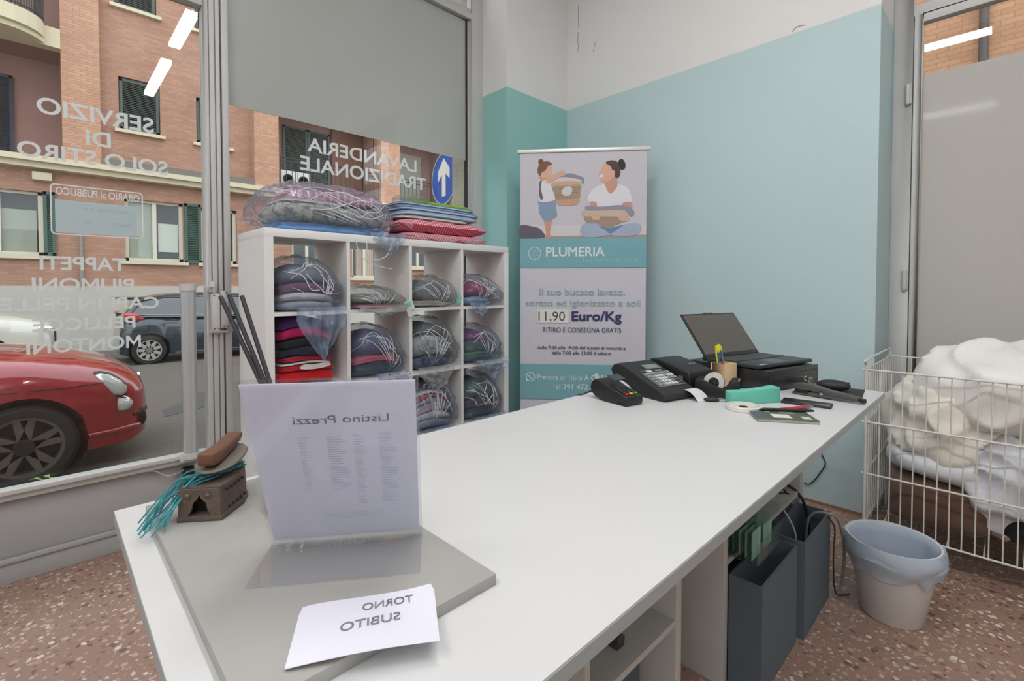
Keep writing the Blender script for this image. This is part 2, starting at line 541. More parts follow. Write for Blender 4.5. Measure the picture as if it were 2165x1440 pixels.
# ================================================================ the shop
struct(G().box(-3.3, 3.5, -5.1, 2.86, -0.3, 0), 'floor', TERRAZZO)
struct(G().box(-3.3, 3.6, -5.1, 2.9, 3.75, 3.9), 'ceiling', WHITE_WALL)
struct(G().box(-3.3, -3.2, -5.1, 2.9, 0, 3.75), 'wall_left', WHITE_WALL)
struct(G().box(-3.2, 3.5, -5.1, -5.0, 0, 3.75), 'wall_back', WHITE_WALL)
PL = 2.65
g = G()
g.box(3.08, 3.5, 0.474, 2.53, 0, PL, 1); g.box(3.08, 3.5, 0.474, 2.53, PL, 3.75, 0)
g.box(3.08, 3.5, -1.32, 0.474, 3.36, 3.75, 0)
g.box(3.08, 3.5, -5.0, -1.32, 0, PL, 1); g.box(3.08, 3.5, -5.0, -1.32, PL, 3.75, 0)
w = struct(g, 'wall_right', [WHITE_WALL, BLUE_WALL], label='pale blue wall with a white band above')
# hairline cracks and flaked paint high on the wall
ck = M('plaster_crack', (150, 148, 144), 0.9)
for pts in ([(3.079, 2.414, 3.45), (3.079, 2.416, 3.36), (3.079, 2.412, 3.27)], [(3.079, 2.416, 3.24), (3.079, 2.42, 3.17), (3.079, 2.413, 3.12), (3.079, 2.424, 3.09)],
            [(3.079, 2.25, 3.1), (3.079, 2.262, 3.06), (3.079, 2.268, 3.03)], [(3.079, 0.88, 2.66), (3.079, 0.86, 2.68), (3.079, 0.82, 2.675)]):
    G().tube(smooth_path(pts, 3), 0.0022, 4).obj('crack', ck, w)
g = G()
g.box(2.404, 3.5, 2.53, 3.12, 0, PL, 1); g.box(2.404, 3.5, 2.53, 3.12, PL, 3.9, 0)
struct(g, 'wall_corner', [WHITE_WALL, TEAL_WALL], label='teal corner pier with white upper part')
g = G().box(-3.2, -0.78, 2.74, 2.9, 0, 3.75, 0).box(-0.78, 2.404, 2.74, 2.9, 3.62, 3.75, 0)
struct(g, 'wall_front', [WHITE_WALL])
struct(G().box(3.071, 3.08, 0.48, 2.53, 0, 0.012), 'trim_1', M('brown_floor_joint', (150, 110, 92), 0.8))

# ---- left glazed shop door
door1 = base('door_1', (0.6, 2.83, 0), label='grey metal shop door with a mirrored white lettered pane')
g = G().box(0.578, 0.602, 2.785, 2.85, 0, 2.66).box(0.607, 0.63, 2.79, 2.85, 0, 2.66).box(0.634, 0.652, 2.785, 2.85, 0, 2.66)
g.box(0.59, 0.64, 2.80, 2.845, 0, 2.66)
g.box(-0.78, -0.70, 2.785, 2.85, 0, 2.66).box(-0.70, 0.578, 2.785, 2.85, 2.592, 2.66)
g.box(-0.70, 0.578, 2.782, 2.85, 0.345, 0.385).box(-0.70, 0.578, 2.765, 2.80, 0.372, 0.392)
g.obj('door_frame', GREY_METAL, door1, world=True, bevel=0.003)
g = G().box(-0.70, 0.578, 2.815, 2.845, 0.10, 0.347).box(-0.70, 0.60, 2.80, 2.85, 0.0, 0.10).box(-0.70, 0.60, 2.79, 2.81, 0.085, 0.105)
g.obj('kick_panel', GREY_PANEL, door1, world=True, bevel=0.003)
pane1 = G().box(-0.70, 0.578, 2.830, 2.836, 0.385, 2.592).obj('pane', GLASS, door1, world=True)
RT, UPV = (-1, 0, 0), (0, 0, 1)
LY = 2.8375
for s, xa, xb, z, h in (('SERVIZIO', -0.012, 0.384, 1.938, 0.066), ('DI', 0.141, 0.226, 1.836, 0.064), ('SOLO STIRO', -0.072, 0.437, 1.748, 0.062),
                        ('TAPPETI', -0.014, 0.271, 1.282, 0.056), ('PIUMONI', -0.039, 0.298, 1.193, 0.052), ('CAPI IN PELLE', -0.135, 0.392, 1.108, 0.052),
                        ('PELLICCE', -0.041, 0.301, 1.020, 0.052), ('MONTONI', -0.060, 0.320, 0.926, 0.056)):
    lettering(s, (xb, LY, z), RT, UPV, w=xb - xa, h=h, mat=VINYL, parent=pane1, bold=0.022, caps=True)
lettering('ORARIO al PUBBLICO', (0.325, LY, 1.604), RT, UPV, w=0.285, h=0.032, mat=VINYL, parent=pane1, bold=0.008, caps=True)
g = G()
def rr(x0, x1, z0, z1, r, n=5):
    pts = []
    for cx_, cz_, a0 in ((x1 - r, z1 - r, 0), (x0 + r, z1 - r, 90), (x0 + r, z0 + r, 180), (x1 - r, z0 + r, 270)):
        for i in range(n + 1):
            a = R(a0 + 90 * i / n); pts.append((cx_ + r * math.cos(a), cz_ + r * math.sin(a)))
    return pts
o_, i_ = rr(0.022, 0.338, 1.432, 1.648, 0.016), rr(0.027, 0.333, 1.437, 1.643, 0.012)
nn = len(o_)
g.add([(x, LY, z) for x, z in o_] + [(x, LY, z) for x, z in i_], [(i, (i + 1) % nn, nn + (i + 1) % nn, nn + i) for i in range(nn)])
g.obj('lettering_border', VINYL, pane1, world=True)
PAPER_BACK = M('thin_white_paper', (214, 228, 236), 0.8)
hp = G().box(0.037, 0.312, 2.8368, 2.8374, 1.441, 1.582).obj('hours_sheet', PAPER_BACK, pane1, world=True)
faint = M('faint_show_through', (186, 200, 208), 0.9)
for s, x, z, h in (('8:30', 0.16, 1.545, 0.012), ('LUNEDI  VENERDI', 0.30, 1.545, 0.011), ('SABATO', 0.29, 1.485, 0.012), ('8:30', 0.16, 1.485, 0.012)):
    lettering(s, (x, 2.8366, z), RT, UPV, h=h, mat=faint, parent=hp)
# lock case, latch plates
lk = G().box(0.592, 0.626, 2.735, 2.79, 0.985, 1.175).box(0.63, 0.665, 2.745, 2.79, 1.0, 1.19).box(0.586, 0.67, 2.765, 2.79, 0.975, 0.99).box(0.586, 0.61, 2.75, 2.79, 1.18, 1.235)
lk.obj('lock_case', GREY_METAL, door1, world=True, bevel=0.004)
g = G()
for x, z in ((0.6, 1.0), (0.62, 1.0), (0.645, 1.01), (0.66, 1.01), (0.6, 1.165), (0.655, 1.18)):
    g.cyl((x, 2.75, z), (x, 2.732, z), 0.004, n=8)
g.obj('screw', M('dull_steel', (130, 128, 124), 0.4, 0.8), door1, world=True)
hd = G().cyl((0.492, 2.735, 0.40), (0.492, 2.735, 1.20), 0.031, n=24).obj('door_handle', M('brushed_aluminium', (196, 200, 203), 0.34, 0.5), door1, smooth=40, world=True)
G().cyl((0.492, 2.735, 1.19), (0.492, 2.735, 1.222), 0.036, n=24).box(0.492, 0.60, 2.73, 2.745, 1.208, 1.216).obj('handle_cap', GREY_METAL, hd, smooth=40, world=True)
g = G().cyl((0.492, 2.735, 0.385), (0.492, 2.735, 0.41), 0.04, n=24).box(0.45, 0.535, 2.72, 2.80, 0.372, 0.39)
g.obj('handle_foot', GREY_METAL, hd, smooth=40, world=True)
# transom over the door
tr1 = base('window_2', (0, 2.83, 2.66), label='grey transom light over the shop door')
g = G().box(-0.78, 0.66, 2.79, 2.85, 2.664, 2.73).box(-0.78, 0.66, 2.79, 2.85, 3.55, 3.62).box(-0.78, -0.72, 2.79, 2.85, 2.73, 3.55).box(0.60, 0.66, 2.79, 2.85, 2.73, 3.55)
g.obj('window_frame', GREY_METAL, tr1, world=True, bevel=0.003)
G().box(-0.72, 0.60, 2.83, 2.836, 2.73, 3.55).obj('pane', GLASS, tr1, world=True)

# ---- fixed shop window behind the shelving
win1 = base('window_1', (1.5, 2.83, 0), label='large fixed shop window with frosted upper band')
g = G().box(0.660, 0.69, 2.785, 2.85, 0, 3.62).box(2.29, 2.404, 2.79, 2.85, 0, 3.62).box(2.27, 2.29, 2.815, 2.85, 0.385, 3.18)
g.box(0.69, 2.29, 2.785, 2.85, 3.18, 3.225).box(0.69, 2.29, 2.80, 2.85, 3.23, 3.262).box(0.69, 2.29, 2.79, 2.85, 3.57, 3.62).box(0.69, 2.29, 2.782, 2.85, 0.345, 0.385)
g.obj('window_frame', GREY_METAL, win1, world=True, bevel=0.003)
G().box(2.262, 2.27, 2.812, 2.845, 0.385, 3.18).obj('frame_shade_strip', FRAME_SHADE, win1, world=True)  # dark strip standing in for the shadow of the frame
G().box(0.69, 2.29, 2.81, 2.845, 0, 0.347).obj('kick_panel', GREY_PANEL, win1, world=True)
pane2 = G().box(0.69, 2.27, 2.830, 2.836, 0.385, 3.18).box(0.69, 2.29, 2.830, 2.836, 3.262, 3.57).obj('pane', GLASS, win1, world=True)
G().box(0.692, 2.262, 2.8255, 2.829, 2.152, 3.178).obj('frosted_film', FROST, pane2, world=True)
lettering('LAVANDERIA', (1.842, LY, 1.998), RT, UPV, w=0.738, h=0.078, mat=VINYL, parent=pane2, bold=0.018, caps=True)
lettering('TRADIZIONALE', (1.916, LY, 1.884), RT, UPV, w=0.853, h=0.080, mat=VINYL, parent=pane2, bold=0.018, caps=True)

# ---- right glazed door in its niche
door2 = base('door_2', (3.48, -0.4, 0), label='grey metal glazed door with frosted pane')
g = G().box(3.47, 3.54, 0.388, 0.474, 0, 3.36).box(3.47, 3.54, -1.32, -1.24, 0, 3.36).box(3.47, 3.54, -1.24, 0.388, 2.70, 2.76).box(3.47, 3.54, -1.24, 0.388, 3.30, 3.36)
g.obj('door_frame', GREY_METAL, door2, world=True, bevel=0.003)
g = G().box(3.465, 3.52, 0.348, 0.384, 0.02, 2.70).box(3.465, 3.52, -0.44, -0.40, 0.02, 2.70).box(3.465, 3.52, -0.40, 0.348, 2.655, 2.70).box(3.465, 3.52, -0.40, 0.348, 0.02, 0.20)
g.box(3.465, 3.52, -1.235, -1.195, 0.02, 2.70).box(3.465, 3.52, -0.484, -0.444, 0.02, 2.70).box(3.465, 3.52, -1.195, -0.484, 2.655, 2.70).box(3.465, 3.52, -1.195, -0.484, 0.02, 0.20)
g.obj('door_leaf', GREY_METAL, door2, world=True, bevel=0.003)
for y0, y1 in ((-0.40, 0.348), (-1.195, -0.484)):
    p = G().box(3.493, 3.499, y0, y1, 0.20, 2.655).obj('pane', GLASS, door2, world=True)
    G().box(3.489, 3.4925, y0, y1, 0.20, 2.372).obj('frosted_film', FROST2, p, world=True)
G().box(3.493, 3.499, -1.24, 0.388, 2.76, 3.30).obj('pane', GLASS, door2, world=True)
for z in (2.28, 1.25):
    G().cyl((3.455, 0.405, z - 0.05), (3.455, 0.405, z + 0.05), 0.011, n=10).cyl((3.455, 0.405, z - 0.062), (3.455, 0.405, z - 0.05), 0.006, 0.011, n=10).box(3.458, 3.468, 0.39, 0.41, z - 0.055, z + 0.055).obj('hinge', GREY_METAL, door2, world=True, smooth=40)
struct(G().box(3.5, 3.56, -1.32, 0.474, -0.2, 0.0), 'trim_2', GREY_PANEL)

# ---- fluorescent battens
TUBE = M('fluorescent_tube', (255, 255, 255), 0.5, emit=(252, 252, 252), estr=TUBE_POWER)
BATTEN = M('batten_housing', (225, 225, 222), 0.5)
pos = {0: 'first', 1: 'second', 2: 'third', 3: 'fourth'}
for i, y in enumerate((0.72, -0.86, -3.0)):
    for X_, row in ((0.92, 'above the counter'), (-1.5, 'along the far side')):
        if i == 2 and X_ > 0: continue
        t = thing('ceiling_light', '%s white fluorescent batten from the shop window %s' % (pos[i], row), 'ceiling light', (X_, y, 3.75), 0, 'fluorescent ceiling lights')
        G().box(-0.045, 0.045, -0.6, 0.6, -0.24, -0.18).box(-0.01, 0.01, -0.45, -0.43, -0.18, 0).box(-0.01, 0.01, 0.43, 0.45, -0.18, 0).obj('housing', BATTEN, t, bevel=0.004)
        G().box(-0.045, 0.045, -0.58, 0.58, -0.275, -0.24).obj('tube_diffuser', TUBE, t)

# ================================================================ the street
ASPH = M('asphalt', (102, 96, 87), 0.92, var=0.42, vscale=38, bump=0.6, bscale=90)
def gz(y): return -0.17 - 0.25 * min(max((y - 2.9) / 11.6, 0), 1)
g = G()
ys = [2.86, 4.0, 6, 8, 10, 12, 14.5, 60]
xs = [-60, -20, 3.56, 20, 60]
g.surf([[(x, y, gz(y)) for x in xs] for y in ys])
g.add([(3.56, -30, -0.17), (60, -30, -0.17), (60, 2.86, -0.17), (3.56, 2.86, -0.17)], [(0, 1, 2, 3)])
struct(g, 'road', ASPH, label='grey asphalt street outside the shop')
PAVE = M('pavement_concrete', (150, 147, 140), 0.9, var=0.1, vscale=2)
struct(G().box(-40, 40, 15.2, 19, -0.6, -0.31), 'kerb', PAVE, label='far pavement below the brick building')
# asphalt patch repair
cr = M('road_patch', (84, 82, 80), 0.95, var=0.2, vscale=5)
g = G().add([(x, y, gz(y) + 0.004) for x, y in ((0.95, 6.6), (1.5, 6.9), (1.75, 7.6), (1.45, 8.3), (1.25, 7.4), (0.98, 7.0))], [(0, 1, 2, 3, 4, 5)])
struct(g, 'road_patch', cr, label='darker asphalt patch in the street')

# ---- brick block across the street
def fx(x): return x * 17 / 15.0
def fz(z): return 1.2 + (z - 1.2) * 17 / 15.0
BRICK = brick_mat('orange_brick', (186, 142, 118), (170, 126, 104), (158, 126, 110))
BRICK2 = brick_mat('pale_orange_brick', (204, 158, 130), (190, 142, 114), (166, 130, 110))
STUCCO = M('grey_stucco', (186, 180, 168), 0.9, var=0.05, vscale=1.5)
CREAM = M('cream_render', (208, 196, 166), 0.85, var=0.05, vscale=2)
CREAMW = M('cream_window_frame', (214, 206, 186), 0.6)
GREEN = M('green_shutter', (62, 92, 80), 0.6, var=0.08)
DGREEN = M('dark_green_shutter', (78, 88, 82), 0.6)
MAUVE = M('mauve_render', (158, 122, 112), 0.9, var=0.06, vscale=1)
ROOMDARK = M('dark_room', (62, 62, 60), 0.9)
BLIND = M('roller_blind', (170, 172, 156), 0.8)
CURT = M('pink_curtain', (206, 170, 150), 0.8, var=0.1)
BWOOD = M('brown_wood_door', (120, 84, 66), 0.7, var=0.1)
IRON = M('black_iron_rail', (48, 44, 42), 0.6)
bA = thing('brick_building', 'orange brick apartment block across the street with cream cornice', 'building', (4, 17, -0.31))
W_ = [(-1.4, 0.0, 1.93, 3.34), (1.42, 2.62, 1.88, 3.40), (3.02, 3.87, 1.88, 3.36), (5.35, 6.3, 1.6, 3.2), (7.25, 8.2, 1.55, 3.2), (9.35, 10.3, 1.95, 3.3), (12.0, 13.2, 1.9, 3.3), (-4.2, -2.8, 1.9, 3.3),
      (1.356, 2.17, 5.05, 6.32), (2.95, 3.72, 5.05, 6.25), (1.3, 2.13, 8.0, 9.3), (2.95, 3.72, 8.0, 9.3), (11.6, 12.6, 5.0, 6.4), (11.6, 12.6, 8.0, 9.4)]
LOG = [(-3.4, 0.342, 4.10, 6.62), (-3.4, 0.342, 7.0, 9.5), (4.93, 8.2, 4.12, 6.7), (4.93, 8.2, 7.0, 9.5), (8.93, 11.1, 4.12, 6.7)]
hs = [(fx(a), fx(b), fz(c), fz(d)) for a, b, c, d in W_ + LOG]
g = holes(G(), -20, 24, fz(1.26), 13.5, hs, 17.0, 17.35)
g.obj('wall', BRICK, bA, world=True)
G().box(-20, 24, 16.97, 17.4, -0.35, fz(1.26)).obj('stucco_base', STUCCO, bA, world=True)
for a, b in ((-3.6, -3.4), (0.342, 1.003), (4.28, 4.93), (8.2, 8.93), (11.1, 11.5)):
    G().box(fx(a), fx(b), 16.74, 17.0, fz(4.06), 13.5).obj('pilaster', BRICK2, bA, world=True)
g = G().box(-20, 24, 16.55, 17.0, fz(3.95), fz(4.07)).box(-20, 24, 16.68, 17.0, fz(3.83), fz(3.95))
g.obj('cornice', CREAM, bA, world=True)
G().box(fx(1.0), fx(4.28), 16.72, 17.0, fz(4.07), fz(4.25)).obj('ledge', M('grey_ledge', (120, 112, 104), 0.9), bA, world=True)
for a, b, c, d in LOG:
    G().box(fx(a) - .05, fx(b) + .05, 18.3, 18.4, fz(c), fz(d)).box(fx(a), fx(b), 17.3, 18.3, fz(d) - 0.02, fz(d)).box(fx(a) - .06, fx(a), 17.3, 18.3, fz(c), fz(d)).box(fx(b), fx(b) + .06, 17.3, 18.3, fz(c), fz(d)).obj('loggia_wall', MAUVE, bA, world=True)
    G().box(fx(a), fx(b), 17.3, 18.3, fz(c) - .15, fz(c)).obj('loggia_floor', CREAM, bA, world=True)
# rounded cream balcony slabs of the left loggia
for zt in (6.62, 9.5):
    pts = [(fx(-3.4), 17.0), (fx(0.342), 17.0), (fx(0.342), 16.7), (fx(-0.05), 16.66)] + [(fx(-0.75) + 1.05 * math.cos(R(a)) * 0.9, 16.6 - 0.75 * math.sin(R(a))) for a in range(0, 91, 15)] + [(fx(-3.4), 15.85)]
    G().prism(pts, fz(zt), fz(zt) + 0.36, axis='z').obj('balcony_slab', CREAM, bA, world=True)
    pts2 = [(x, (y + 0.12 if y < 16.6 else y)) for x, y in pts]
    G().prism(pts2, fz(zt) - 0.12, fz(zt), axis='z').obj('balcony_soffit', CREAM, bA, world=True)
    rail = [(x, y + .06, 0) for x, y in pts[3:]]
    g = G()
    for hgt in (0.45, 0.9, 1.35):
        g.tube([(x, y, fz(zt) + hgt) for x, y, _ in rail], 0.02, 5)
    for i in range(len(rail) - 1):
        for k in range(4):
            t_ = k / 4; x = rail[i][0] * (1 - t_) + rail[i + 1][0] * t_; y = rail[i][1] * (1 - t_) + rail[i + 1][1] * t_
            g.cyl((x, y, fz(zt) + .36), (x, y, fz(zt) + 1.35), 0.012, n=5)
    g.obj('railing', IRON, bA, world=True)
def louvre(par, x0, x1, z0, z1, y, mat, n):
    g = G().box(x0, x0 + .07, y, y + .06, z0, z1).box(x1 - .07, x1, y, y + .06, z0, z1).box(x0, x1, y, y + .06, z0, z0 + .08).box(x0, x1, y, y + .06, z1 - .08, z1)
    for i in range(n):
        z = z0 + .08 + (z1 - z0 - .16) * (i + .5) / n; h = (z1 - z0 - .16) / n
        g.add([(x0 + .07, y + .005, z - h * .45), (x1 - .07, y + .005, z - h * .45), (x1 - .07, y + .055, z + h * .45), (x0 + .07, y + .055, z + h * .45)], [(0, 1, 2, 3)])
    return g.obj('shutter', mat, par, world=True)
for i, (a, b, c, d) in enumerate(W_):
    x0, x1, z0, z1 = fx(a), fx(b), fz(c), fz(d)
    low = c < 3
    fr = G().box(x0, x0 + .09, 17.12, 17.2, z0, z1).box(x1 - .09, x1, 17.12, 17.2, z0, z1).box(x0, x1, 17.12, 17.2, z0, z0 + .09).box(x0, x1, 17.12, 17.2, z1 - .07, z1)
    if x1 - x0 > 0.9: fr.box((x0 + x1) / 2 - .05, (x0 + x1) / 2 + .05, 17.11, 17.2, z0, z1)
    win = fr.obj('window', CREAMW if low else DGREEN, bA, world=True)
    G().box(x0 + .05, x1 - .05, 17.16, 17.17, z0 + .05, z1 - .05).obj('pane', GLASS, win, world=True)
    G().box(x0 - .1, x1 + .1, 16.88, 17.15, z0 - .09, z0).obj('sill', CREAM, win, world=True)
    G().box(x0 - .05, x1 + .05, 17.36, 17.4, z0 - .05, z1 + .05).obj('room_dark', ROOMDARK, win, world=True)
    if i in (0, 1):
        G().box(x0 + .09, (x0 + x1) / 2 - .05 if i == 1 else x1 - .12, 17.22, 17.24, z0 + .09, z1 - (.02 if i else .45)).obj('blind', BLIND, win, world=True)
    if i == 1:
        G().box((x0 + x1) / 2 + .1, x1 - .1, 17.22, 17.24, z0 + .3, z1 - .6).obj('blind', M('white_blind', (216, 216, 200), .8), win, world=True)
    if i == 4:
        g = G()
        for k in range(9):
            g.cyl((x0 + .3 + k * .08, 17.25, z0), (x0 + .3 + k * .08, 17.25, z1), 0.045, n=8)
        g.obj('curtain', CURT, win, world=True)
    if not low:
        louvre(win, x0 + .02, x1 - .02, z0 + .02, z1 - .02, 17.05, DGREEN, 26)
x0, x1, z0, z1 = fx(2.64), fx(3.0), fz(1.86), fz(3.42)
louvre(bA, x0, x1, z0, z1, 16.93, GREEN, 30)
louvre(bA, fx(0.0), fx(0.2), fz(1.93), fz(3.36), 16.93, GREEN, 30)
G().box(fx(-0.16), fx(0.16), 16.8, 17.0, fz(3.58), fz(3.76)).obj('wall_box', CREAM, bA, world=True, bevel=.02)
# loggia doors, rails, air conditioners
louvre(bA, fx(-1.5), fx(-0.45), fz(4.13), fz(6.1), 18.2, M('navy_shutter', (58, 64, 78), .7), 40)
louvre(bA, fx(5.5), fx(6.25), fz(4.15), fz(6.4), 18.2, DGREEN, 40)
louvre(bA, fx(6.28), fx(7.0), fz(4.15), fz(6.4), 18.2, DGREEN, 40)
G().box(fx(7.05), fx(8.15), 18.15, 18.28, fz(4.15), fz(6.6)).obj('loggia_door', BWOOD, bA, world=True)
G().box(fx(9.6), fx(10.6), 18.15, 18.28, fz(4.15), fz(6.3)).obj('loggia_door', M('grey_loggia_door', (150, 148, 136), .7), bA, world=True)
G().box(fx(9.0), fx(9.5), 18.1, 18.28, fz(4.15), fz(6.4)).obj('loggia_door', DGREEN, bA, world=True)
for a, b in ((5.0, 8.15), (9.0, 11.1), (-3.4, .3)):
    g = G()
    for z in (4.2, 4.95, 5.05): g.tube([(fx(a), 16.85, fz(z)), (fx(b), 16.85, fz(z))], .018, 5)
    n = int((b - a) / .16)
    for k in range(n + 1): g.cyl((fx(a + (b - a) * k / n), 16.85, fz(4.2)), (fx(a + (b - a) * k / n), 16.85, fz(5.05)), .011, n=5)
    if a > 0: g.obj('railing', IRON, bA, world=True)
for a in (5.05, 5.5):
    g = G().box(fx(a), fx(a + .42), 17.0, 17.3, fz(4.2), fz(4.72))
    ac = g.obj('air_conditioner', M('ac_white', (214, 212, 204), .6), bA, world=True, bevel=.02)
    G().lathe([(.17, 0), (.17, -.015), (.14, -.015), (.14, 0)], 20, (fx(a + .21), 16.99, fz(4.46)), 'y').obj('fan_grille', IRON, ac, world=True)
G().tube([(fx(.62), 16.93, fz(1.26)), (fx(.62), 16.93, fz(2.6))], .04, 8).obj('downpipe', M('pipe_grey', (140, 134, 126), .6), bA, world=True)

# ---- brick house seen over the right door
bB = thing('side_street_building', 'plain orange brick house beyond the frosted door', 'building', (9.2, -1, -0.17))
hB = [(-5, -3.9, 1.6, 3.0), (-1.9, -.8, 1.0, 3.0), (3.2, 4.3, 1.6, 3.0), (-5, -3.9, 5.2, 6.6), (3.2, 4.3, 5.2, 6.6)]
holes(G(), -10, 7, -0.17, 11, hB, 9.0, 9.35, axis='x').obj('wall', brick_mat('tan_brick', (198, 150, 114), (186, 136, 102), (174, 128, 98), axis='x'), bB, world=True)
for a, b, c, d in hB:
    win = G().box(9.1, 9.2, a, a + .08, c, d).box(9.1, 9.2, b - .08, b, c, d).box(9.1, 9.2, a, b, c, c + .08).box(9.1, 9.2, a, b, d - .08, d).obj('window', CREAMW, bB, world=True)
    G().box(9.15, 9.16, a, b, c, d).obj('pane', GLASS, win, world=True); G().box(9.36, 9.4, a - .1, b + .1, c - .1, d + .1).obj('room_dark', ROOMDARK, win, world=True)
G().cyl((8.93, 0.28, -0.17), (8.93, 0.28, 10.5), .05, n=10).obj('downpipe', M('dark_pipe', (84, 74, 68), .6), bB, world=True, smooth=40)
G().box(8.85, 9.4, -10, 7, 10.5, 10.8).obj('cornice', CREAM, bB, world=True)

# ---- outer concrete pier and road sign
struct(G().box(2.345, 2.7, 2.9, 3.1, -0.3, 3.9), 'wall_outer_pier', M('rough_concrete', (176, 168, 150), .95, var=.22, vscale=14, bump=.8, bscale=60), label='rough concrete pier outside the window')
sg = thing('road_sign', 'round blue road sign with white straight-ahead arrow', 'road sign', (3.33, 4.55, -0.2), R(-8))
G().cyl((0.06, 0, 0), (0.06, 0, 3.0), .03, n=12).obj('pole', M('galvanised_pole', (150, 150, 146), .4, .6), sg, smooth=40)
G().lathe([(.30, -.012), (.30, .012), (.285, .016), (.285, -.012)], 40, (0, 0, 2.665), 'x', close=True).obj('rim', M('sign_rim', (176, 178, 178), .5), sg, smooth=40)
dk = G().lathe([(0.0001, -.008), (.288, -.008), (.288, .004), (.0001, .004)], 40, (0, 0, 2.665), 'x').obj('disc', M('sign_blue', (38, 84, 170), .4), sg)
ar = [(-.045, -.20), (.045, -.20), (.045, .05), (.14, -.02), (.14, .10), (.0, .235), (-.14, .10), (-.14, -.02), (-.045, .05)]
G().prism([(u, 2.665 + v) for u, v in ar], -.0095, -.0081, axis='x').obj('arrow', M('sign_white', (226, 222, 210), .5), dk)
# ---- weed at the foot of the door
wd = thing('weed', 'small green weed growing outside under the shop door', 'plant', (-0.02, 2.98, -0.17))
LEAF = M('weed_leaf', (128, 164, 62), .6)
G().cyl((0, 0, 0), (0.01, 0, .5), .006, .003, n=6).obj('stem', LEAF, wd)
for k in range(11):
    a = k * 2.4; zz = .40 + .012 * k; l = .07 - .002 * k
    dx, dy = math.cos(a), math.sin(a)
    G().add([(0.01, 0, zz), (dx * l * .5 - dy * .011, dy * l * .5 + dx * .011, zz + .022), (dx * l, dy * l, zz + .012), (dx * l * .5 + dy * .011, dy * l * .5 - dx * .011, zz + .022)], [(0, 1, 2, 3)]).obj('leaf', LEAF, wd)

# ================================================================ cars
CHROME = M('chrome', (210, 210, 210), .12, 1.0)
TYRE = M('tyre_rubber', (34, 33, 32), .8, bump=.2, bscale=40)
LENS = M('lamp_lens', (226, 228, 226), .08, .35, coat=1.0)
BLACKP = M('black_plastic', (26, 26, 27), .5)
CARGLASS = M('car_glass', (44, 50, 52), .06, coat=1.0, spec=.8)

def wheel(par, x, y, r, rim_r, nsp, side, rimcol, style):
    s = side
    w = .19
    ty = G().lathe([(rim_r, -w / 2), (r - .03, -w / 2), (r, -w / 2 + .035), (r, w / 2 - .035), (r - .03, w / 2), (rim_r, w / 2)], 40, (x, y + s * w / 2, r), 'y', close=True).obj('wheel', TYRE, par, smooth=35)
    yo = y + s * .012; s = -s
    g = G()
    g.lathe([(rim_r, 0), (rim_r - .02, 0), (rim_r - .025, -s * .10), (rim_r, -s * .10)], 40, (x, yo, r), 'y', close=True)
    g.lathe([(.0001, -s * .02), (.065, -s * .02), (.07, -s * .05), (.0001, -s * .05)], 24, (x, yo, r), 'y')
    for k in range(nsp):
        a = 2 * math.pi * k / nsp + .3
        for da in ((-.16, .16) if style == 'double' else (0,)):
            w0 = .03 if style == 'double' else .04; w1 = .018 if style == 'double' else .028
            a0 = a + da * .6; a1 = a + da * 1.35
            ux0 = (math.cos(a0), math.sin(a0)); ux1 = (math.cos(a1), math.sin(a1))
            px0 = (-ux0[1], ux0[0]); px1 = (-ux1[1], ux1[0])
            P0 = (ux0[0] * .05, ux0[1] * .05); P1 = (ux1[0] * (rim_r - .015), ux1[1] * (rim_r - .015))
            q = [(P0[0] + px0[0] * w0, P0[1] + px0[1] * w0), (P1[0] + px1[0] * w1, P1[1] + px1[1] * w1), (P1[0] - px1[0] * w1, P1[1] - px1[1] * w1), (P0[0] - px0[0] * w0, P0[1] - px0[1] * w0)]
            g.prism([(x + u, r + v) for u, v in q], yo - s * .012, yo - s * .04, axis='y')
    g.obj('rim', rimcol, ty, smooth=35)
    G().lathe([(.0001, -s * .09), (rim_r - .02, -s * .09), (rim_r - .02, -s * .11), (.0001, -s * .11)], 30, (x, yo, r), 'y').obj('brake_disc', BLACKP, ty)
    G().lathe([(.058, s * .0), (.058, -s * .02), (.0001, -s * .02)], 24, (x, yo - s * .0, r), 'y').obj('hub_ring', BLACKP if style == 'double' else CHROME, ty)
    return ty

